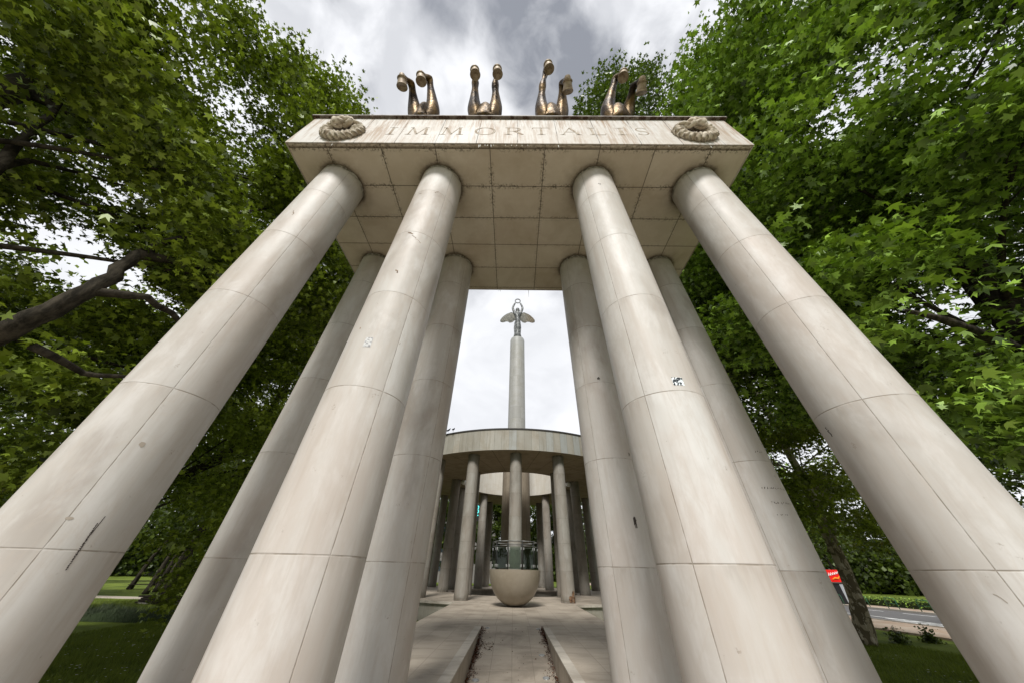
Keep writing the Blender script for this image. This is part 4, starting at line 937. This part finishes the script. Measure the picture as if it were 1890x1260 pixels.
for x, y, kind in sides:
    k_ += 1; far = math.hypot(x, y) > 45; hz = 11 if far else 10; zl = 3.6 if kind == 0 else 2.4
    if abs(x) < 24 and y > 55: zl = 0.6; hz = 9
    lob = lobes_in((x, y, hz), (5.5, 5.5, 7.0), 22, 1.7, 2.7, 100+k_, zl)
    rl_ = (left_open,) if x < 0 else (right_open,)
    if kind == 1: rl_ += (holeL, holeL2, holeL4)
    if kind == 2: rl_ += (holeR, holeR2)
    tree('park_tree', desc[(x, y)], 'trees in the park around the memorial', (x, y, GZ), [(x, y, GZ), (x+.3, y, 3), (x-.2, y+.3, 8), (x, y, 14)], .33, lob, 17000 if not far else (26000 if abs(x) < 24 else 11000), .21 if not far else .30, 2, (M_lfD if kind == 0 else M_lfL if kind == 1 else M_lfR), M_bark, rl_ if not (abs(x) < 24 and y > 55) else (lambda d, nz, L: d[:, 2] < .33*d[:, 1],), (), 11, .5, .4, 3)
# thin dark trunks in the park on the left
for i, (x, y, lx, lb) in enumerate(((-36.6, 38.6, .8, 'dark trunk leaning right just past the gravel path'), (-38.4, 41.5, .3, 'dark straight trunk between the gravel path and the picnic benches'), (-44.5, 44.6, 1.4, 'dark leaning trunk beside the left picnic bench'), (-39.8, 45.0, -.3, 'thin dark trunk in front of the right picnic bench'), (-46.5, 51, .5, 'distant dark trunk behind the two picnic benches'), (-34.8, 38.5, .6, 'dark trunk past the path, nearest to the rotunda of its row'))):
    lob = lobes_in((x+lx, y, 8.5), (3, 3, 3.4), 9, 1.2, 1.8, 300+i, 4.4)
    tree('slender_tree', lb, 'slender trees on the far lawn', (x, y, GZ), [(x, y, GZ), (x+lx*.4, y, 2.2), (x+lx, y, 5), (x+lx, y, 10)], .22, lob, 4500, .26, 2, M_lfD, M_bark, (left_open,), (), 10, .5, .4, 3)
# lavender hedge
M_lav = leaf_mat('lavender_spike', (.03, .042, .022), (.10, .125, .07), (.05, .08, .03), .15, .8)
hd = thing('lavender_hedge', 'low grey-green lavender hedge along the far side of the left lawn', 'hedge', (-20, 22.2, GZ))
b = MB(); n_ = 15000; vs = np.zeros((n_*3, 3)); 
x_ = rng.uniform(-9, 9, n_); cy_ = -.15*x_*.0; y_ = rng.normal(0, .55, n_); hh = (.40+.08*np.sin(x_*1.9)+.08*np.sin(x_*4.3+1))*np.sqrt(np.clip(1-(y_/1.3)**2, .05, 1))
z_ = hh*rng.uniform(.15, 1.0, n_); an = rng.uniform(0, 6.28, n_); ln = rng.uniform(.10, .24, n_)
vs[0::3] = np.stack([x_-.012*np.cos(an), y_-.012*np.sin(an), z_], 1); vs[1::3] = np.stack([x_+.012*np.cos(an), y_+.012*np.sin(an), z_], 1)
vs[2::3] = np.stack([x_+rng.normal(0, .07, n_), y_+rng.normal(0, .07, n_), z_+ln], 1)
b.v = [tuple(p) for p in vs]; b.f = [(3*i, 3*i+1, 3*i+2) for i in range(n_)]; b.build('spikes', M_lav, hd)
mb = MB(); N = 60
rows = [[(-9+18*i/N, 1.15*math.cos(a), max(0, (.30+.08*math.sin(i*.6)+.05*math.sin(i*1.7))*math.sin(a))) for a in [math.pi*k/8 for k in range(9)]] for i in range(N+1)]
mb.add([p for r in rows for p in r], [(i*9+k, (i+1)*9+k, (i+1)*9+k+1, i*9+k+1) for i in range(N) for k in range(8)])
M_lavc = Mat('lavender_core', .95, .05); M_lavc.base(M_lavc.mix(M_lavc.noise(None, 8, 4), (.018, .028, .012), (.045, .06, .03))); mb.build('core', M_lavc, hd, True)
# grass blades and daisies
def blades(name, regions, label):
    pts = []
    for x0, x1, y0, y1, n_ in regions:
        x = rng.uniform(x0, x1, n_); y = rng.uniform(y0, y1, n_); pts.append(np.stack([x, y], 1))
    p = np.concatenate(pts); n_ = len(p); an = rng.uniform(0, 6.28, n_); h = rng.uniform(.04, .14, n_)*(1+.5*np.sin(p[:, 0]*1.3)*np.cos(p[:, 1]*.9)); wd = .011
    vs = np.zeros((n_*3, 3)); z0 = GZ-.01
    vs[0::3] = np.stack([p[:, 0]-wd*np.cos(an), p[:, 1]-wd*np.sin(an), np.full(n_, z0)], 1); vs[1::3] = np.stack([p[:, 0]+wd*np.cos(an), p[:, 1]+wd*np.sin(an), np.full(n_, z0)], 1)
    vs[2::3] = np.stack([p[:, 0]+rng.normal(0, .03, n_), p[:, 1]+rng.normal(0, .03, n_), z0+h], 1)
    me = bpy.data.meshes.new(name); me.vertices.add(n_*3); me.vertices.foreach_set('co', vs.astype(np.float32).ravel()); me.loops.add(n_*3)
    me.loops.foreach_set('vertex_index', np.arange(n_*3, dtype=np.int32)); me.polygons.add(n_); me.polygons.foreach_set('loop_start', np.arange(0, n_*3, 3, dtype=np.int32)); me.update()
    me.materials.append(M_blade.m); o = bpy.data.objects.new(name, me); COL.objects.link(o); tag(o, label, 'grass', kind='stuff')
M_blade = leaf_mat('grass_blade', (.075, .105, .013), (.22, .27, .032), (.13, .18, .015), .3, .6)
blades('lawn_grass', [(-19, -6.2, 7.5, 21, 90000), (-45, -16, 24, 33, 20000)], 'short daisy-dotted lawn grass left of the portico')
blades('lawn_grass', [(6.5, 19, 7.5, 20.5, 60000)], 'short lawn grass around the mottled plane tree on the right')
M_dz = Mat('daisy_petals', .8, .1); M_dz.base((.75, .75, .72))
for nm, regs in (('left', [(-17, -8, 8.5, 20.5, 520)]), ('right', [(9, 17, 9, 18, 160)])):
    b = MB()
    for x0, x1, y0, y1, n_ in regs:
        for i in range(n_):
            x, y = random.uniform(x0, x1), random.uniform(y0, y1)
            if math.sin(x*1.1+y*.7)+math.sin(y*1.9-x*.4) < .1: continue
            s_ = random.uniform(.016, .034); z = GZ+random.uniform(.08, .14)
            b.add([(x+s_*math.cos(q*1.047), y+s_*math.sin(q*1.047), z) for q in range(6)], [(0, 1, 2, 3, 4, 5)])
    tag(b.build('daisies', M_dz), 'tiny white daisies scattered over the %s lawn' % nm, 'daisies', kind='stuff')

# ------------------------------------------------------------------ far left furniture
M_tim = Mat('dark_timber', .9, .1); M_tim.base(M_tim.mix(M_tim.noise(None, 4, 4), (.018, .015, .012), (.06, .048, .036)))
ls = thing('timber_stack', 'low stack of dark timber planks beside the gravel path on the left', 'timber stack', (-25.5, 30.2, GZ), R(-8))
for k in range(4):
    for j in range(3): MB().box(-3.4+.15*((k+j) % 3), 2.2+.2*((k*2+j) % 3), -.55+.37*j, -.22+.37*j, .12*k+.01, .12*k+.11).build('plank', M_tim, ls, bevel=.01)
MB().box(-3.0, 2.8, -.64, -.60, .0, .07).build('plank', M_kerb, ls)
def picnic(x, y, rz_, lb):
    t = thing('picnic_bench', lb, 'bench', (x, y, GZ), rz_, 'picnic benches on the far lawn')
    MB().box(-1.3, 1.3, -.42, .42, .72, .78).build('table_top', M_tim, t, bevel=.01)
    for s in (-1, 1):
        MB().box(-1.3, 1.3, s*.75-.14, s*.75+.14, .43, .48).build('seat', M_tim, t, bevel=.01)
        b = MB(); b.add([(s*.95-.05, -.75, 0), (s*.95+.05, -.75, 0), (s*.95+.05, -.62, 0), (s*.95-.05, -.62, 0), (s*.95-.05, -.36, .72), (s*.95+.05, -.36, .72), (s*.95+.05, -.24, .72), (s*.95-.05, -.24, .72)], [(3, 2, 1, 0), (4, 5, 6, 7), (0, 1, 5, 4), (1, 2, 6, 5), (2, 3, 7, 6), (3, 0, 4, 7)])
        b.add([(x_, -y_, z_) for x_, y_, z_ in b.v], [tuple(reversed(f)) for f in b.f]); b.box(s*.95-.04, s*.95+.04, -.85, .85, .36, .43); b.build('trestle', M_tim, t)
picnic(-43.8, 45.5, R(35), 'dark picnic bench on the far left lawn, left one of the pair'); picnic(-41.8, 47.3, R(28), 'dark picnic bench on the far left lawn, right one of the pair')
M_fw = Mat('pale_render', .85, .15); M_fw.base(M_fw.mix(M_fw.noise(None, .6, 4), (.45, .44, .42), (.62, .61, .58)))
w_ = MB().box(-140, -18, 95, 95.5, GZ, -.25).build('boundary_wall', M_fw); tag(w_, 'low pale boundary wall beyond the sunlit lawn on the left', 'wall')
# far building behind the rotunda, with a lit cyan number sign
M_bd = Mat('far_render', .9, .1); M_bd.base((.16, .15, .14)); M_win = Mat('dark_window', .1, .6); M_win.base((.03, .04, .05))
bd = thing('far_building', 'dim plain building far behind the rotunda columns', 'building', (-14, 92, GZ))
MB().box(-24, 10, 0, 12, 0, 17).build('wall', M_bd, bd); MB().box(-24.4, 10.4, -.4, 12.4, 17, 17.5).build('roof', M_rt, bd)
for i in range(9):
    for j in range(4):
        f = MB().box(-22.5+i*3.6, -20.9+i*3.6, -.08, .02, 2.2+j*3.8, 4.2+j*3.8).build('window', M_win, bd)
# ------------------------------------------------------------------ road side
M_red = Mat('red_panel', .35, .5); M_red.base((.75, .012, .008)); M_org = Mat('orange_paint', .4, .4); M_org.base((.9, .28, .02)); M_wht = Mat('white_paint', .4, .4); M_wht.base((.85, .85, .85))
M_blk = Mat('black_frame', .4, .4); M_blk.base((.012, .013, .014)); M_gry = Mat('grey_door', .35, .5); M_gry.base((.33, .35, .37))
ks = thing('roadside_kiosk', 'black kiosk with a red roof panel and a grey door across the road', 'kiosk', (39.8, 47, GZ), R(-42))
MB().box(-2.2, 1.6, .06, 3.0, 0, 2.05).build('body', M_blk, ks, bevel=.02); MB().box(-2.35, 1.75, -.10, 3.1, 2.15, 3.35).build('sign_panel', M_red, ks, bevel=.02); MB().box(-2.3, 1.7, -.05, 3.05, 2.05, 2.15).build('trim', M_rail, ks)
MB().box(.35, 1.40, .0, .05, .05, 1.95).build('door', M_gry, ks, bevel=.01)
b = MB().tube([(.0, -.13, 2.4), (.3, -.13, 2.55), (.55, -.13, 2.5), (.8, -.13, 2.75)], [.05, .09, .09, .03], 6); b.build('orange_emblem', M_org, ks)
b = MB()
for i in range(6): b.tube([(-.2+.22*i, -.13, 2.75+.06*i), (-.1+.22*i, -.13, 3.05+.03*i), (.0+.22*i, -.13, 2.8+.05*i)], .045, 5)
b.build('white_scribble', M_wht, ks)
b = MB()
for i in range(3): b.box(.62+.16*i, .72+.16*i, -.015, .0, 1.45-.04*i, 1.68-.05*i)
b.build('white_notice', M_wht, ks)
M_grn = Mat('green_rail_paint', .5, .4); M_grn.base((.02, .10, .045))
for i in range(9):
    y = 26+i*3.0; p = rp(12.1, y)
    t = thing('railing_hoop', ('nearest','second nearest','third nearest','fourth nearest','fifth','sixth','seventh','eighth','farthest')[i]+' green metal hoop in the row along the far pavement', 'railing', (p[0], p[1], GZ+.10), 0, 'green metal hoops along the far pavement')
    MB().tube([(0, -.55, 0), (0, -.55, .75), (0, -.45, .88), (0, .45, .88), (0, .55, .75), (0, .55, 0)], .035, 8).build('hoop', M_grn, t, True); MB().tube([(0, -.55, .45), (0, .55, .45)], .02, 6).build('crossbar', M_grn, t, True)
mb = MB(); hn = 14000
P = np.stack([28+15.6+rng.normal(0, .5, hn), rng.uniform(12, 90, hn), GZ+.2+rng.random(hn)*.75], 1); P[:, 0] -= (P[:, 1]-30)*.05
hg = thing('clipped_hedge', 'low green hedge behind the hoops across the road', 'hedge', (0, 0, 0)); leaves_mesh('foliage', P, .12, 2, M_lfR, hg)
MB().prism([rp(15.1, 12), rp(16.1, 12), rp(16.1, 90), rp(15.1, 90)], GZ, GZ+.65).build('core', M_lavc, hg)
M_brick = Mat('brick_wall', .9, .1); bt = M_brick.nt.nodes.new('ShaderNodeTexBrick'); bt.inputs['Scale'].default_value = 4; bt.inputs['Color1'].default_value = (.30, .12, .08, 1); bt.inputs['Color2'].default_value = (.36, .17, .11, 1); bt.inputs['Mortar'].default_value = (.4, .38, .35, 1)
M_brick.nt.links.new(M_brick.tc.outputs['Object'], bt.inputs['Vector']); M_brick.base(bt.outputs[0])
hb_ = thing('brick_house', 'brick house glimpsed between the dark trees across the road', 'house', (84, 92, GZ), R(-40))
MB().box(-9, 9, 0, 9, 0, 7).build('wall', M_brick, hb_); MB().prism([(-9.5, -.5), (9.5, -.5), (9.5, 9.5), (-9.5, 9.5)], 7, 7.4).build('roof', M_rt, hb_)
for i in range(5):
    f = MB().box(-8+i*3.6, -6.4+i*3.6, -.1, .02, 1.0, 3.0).build('window', M_wht, hb_); MB().box(-7.85+i*3.6, -6.55+i*3.6, -.12, -.10, 1.15, 2.85).build('pane', M_win, f)
# small conifer shrubs on the right lawn
for i, (x, y, h, lb) in enumerate(((19.2, 20.6, .7, 'small dark shrub on the lawn edge right of the plane trunk'), (21.4, 21.2, .8, 'small dark shrub between the plane trunk and the right column'))):
    t = thing('small_shrub', lb, 'shrub', (x, y, GZ), 0, 'small shrubs near the plane trunk')
    P = rng.normal(0, 1, (420, 3))*np.array((.17, .17, .14)); P[:, 2] = np.minimum(np.abs(P[:, 2])*2.4*h, h*.9); leaves_mesh('foliage', P, .09, 2, M_lfD, t)
    MB().tube([(0, 0, 0), (.02, 0, h*.8)], [.03, .01], 6).build('stem', M_bark, t)

# distant wood closing the horizon
wb = []
for a0, a1, rad, n_, hh in ((-80, -15, 125, 60000, 16), (-16, 16, 130, 34000, 18), (15, 85, 120, 60000, 16)):
    a = np.radians(rng.uniform(a0, a1, n_)); r = rad+rng.normal(0, 4, n_); top = hh*(.72+.18*np.sin(a*37)+.10*np.sin(a*91+1))
    z = GZ+top*rng.random(n_)**.8; wb.append(np.stack([r*np.sin(a), r*np.cos(a), z], 1))
P = np.concatenate(wb); o = leaves_mesh('distant_wood', P, .62, 2, M_lfD, None, .4, .9); tag(o, 'dark distant wood closing the horizon all round the park', 'wood', kind='stuff')
mb = MB()
for a0, a1, rad in ((-82, 86, 134),):
    vs = []; N = 120
    for i in range(N+1):
        a = R(a0+(a1-a0)*i/N); h = 9+1.6*math.sin(i*.9)+1.1*math.sin(i*2.3)
        for rr3, z in ((rad, GZ-.2), (rad, h*.6), (rad+2, h), (rad+6, h*.7), (rad+6, GZ-.2)): vs.append((rr3*math.sin(a), rr3*math.cos(a), z))
    mb.add(vs, [(i*5+k, (i+1)*5+k, (i+1)*5+k+1, i*5+k+1) for i in range(N) for k in range(4)])
o = mb.build('wooded_bank', M_lavc); struct(o)

# small lit cyan sign on a post beyond the rotunda
M_cy = Mat('cyan_sign_light', .5, .3); M_cy.b.inputs['Emission Color'].default_value = (.10, .75, .72, 1); M_cy.b.inputs['Emission Strength'].default_value = .55; M_cy.base((.1, .5, .5))
sg = thing('lit_sign', 'small lit cyan sign reading 3 on a dark post beyond the rotunda columns', 'sign', (-5.55, 51, GZ))
MB().tube([(0, .12, 0), (0, .12, 10.6)], .06, 8).build('post', M_post, sg)
MB().box(-.55, .55, .02, .10, 8.3, 10.5).build('board', M_blk, sg)
q = [(-.32, 10.3), (.05, 10.38), (.32, 10.15), (.28, 9.92), (.0, 9.82), (.30, 9.70), (.34, 9.45), (.1, 9.25), (-.32, 9.32)]
MB().tube([(x, .0, z) for x, z in q], .085, 6).build('digit', M_cy, sg)
MB().box(-.35, .35, -.05, .02, 8.95, 9.08).build('light_bar', M_cy, sg)
MB().box(-.05, .08, -.05, .02, 8.45, 8.94).build('light_bar', M_cy, sg)
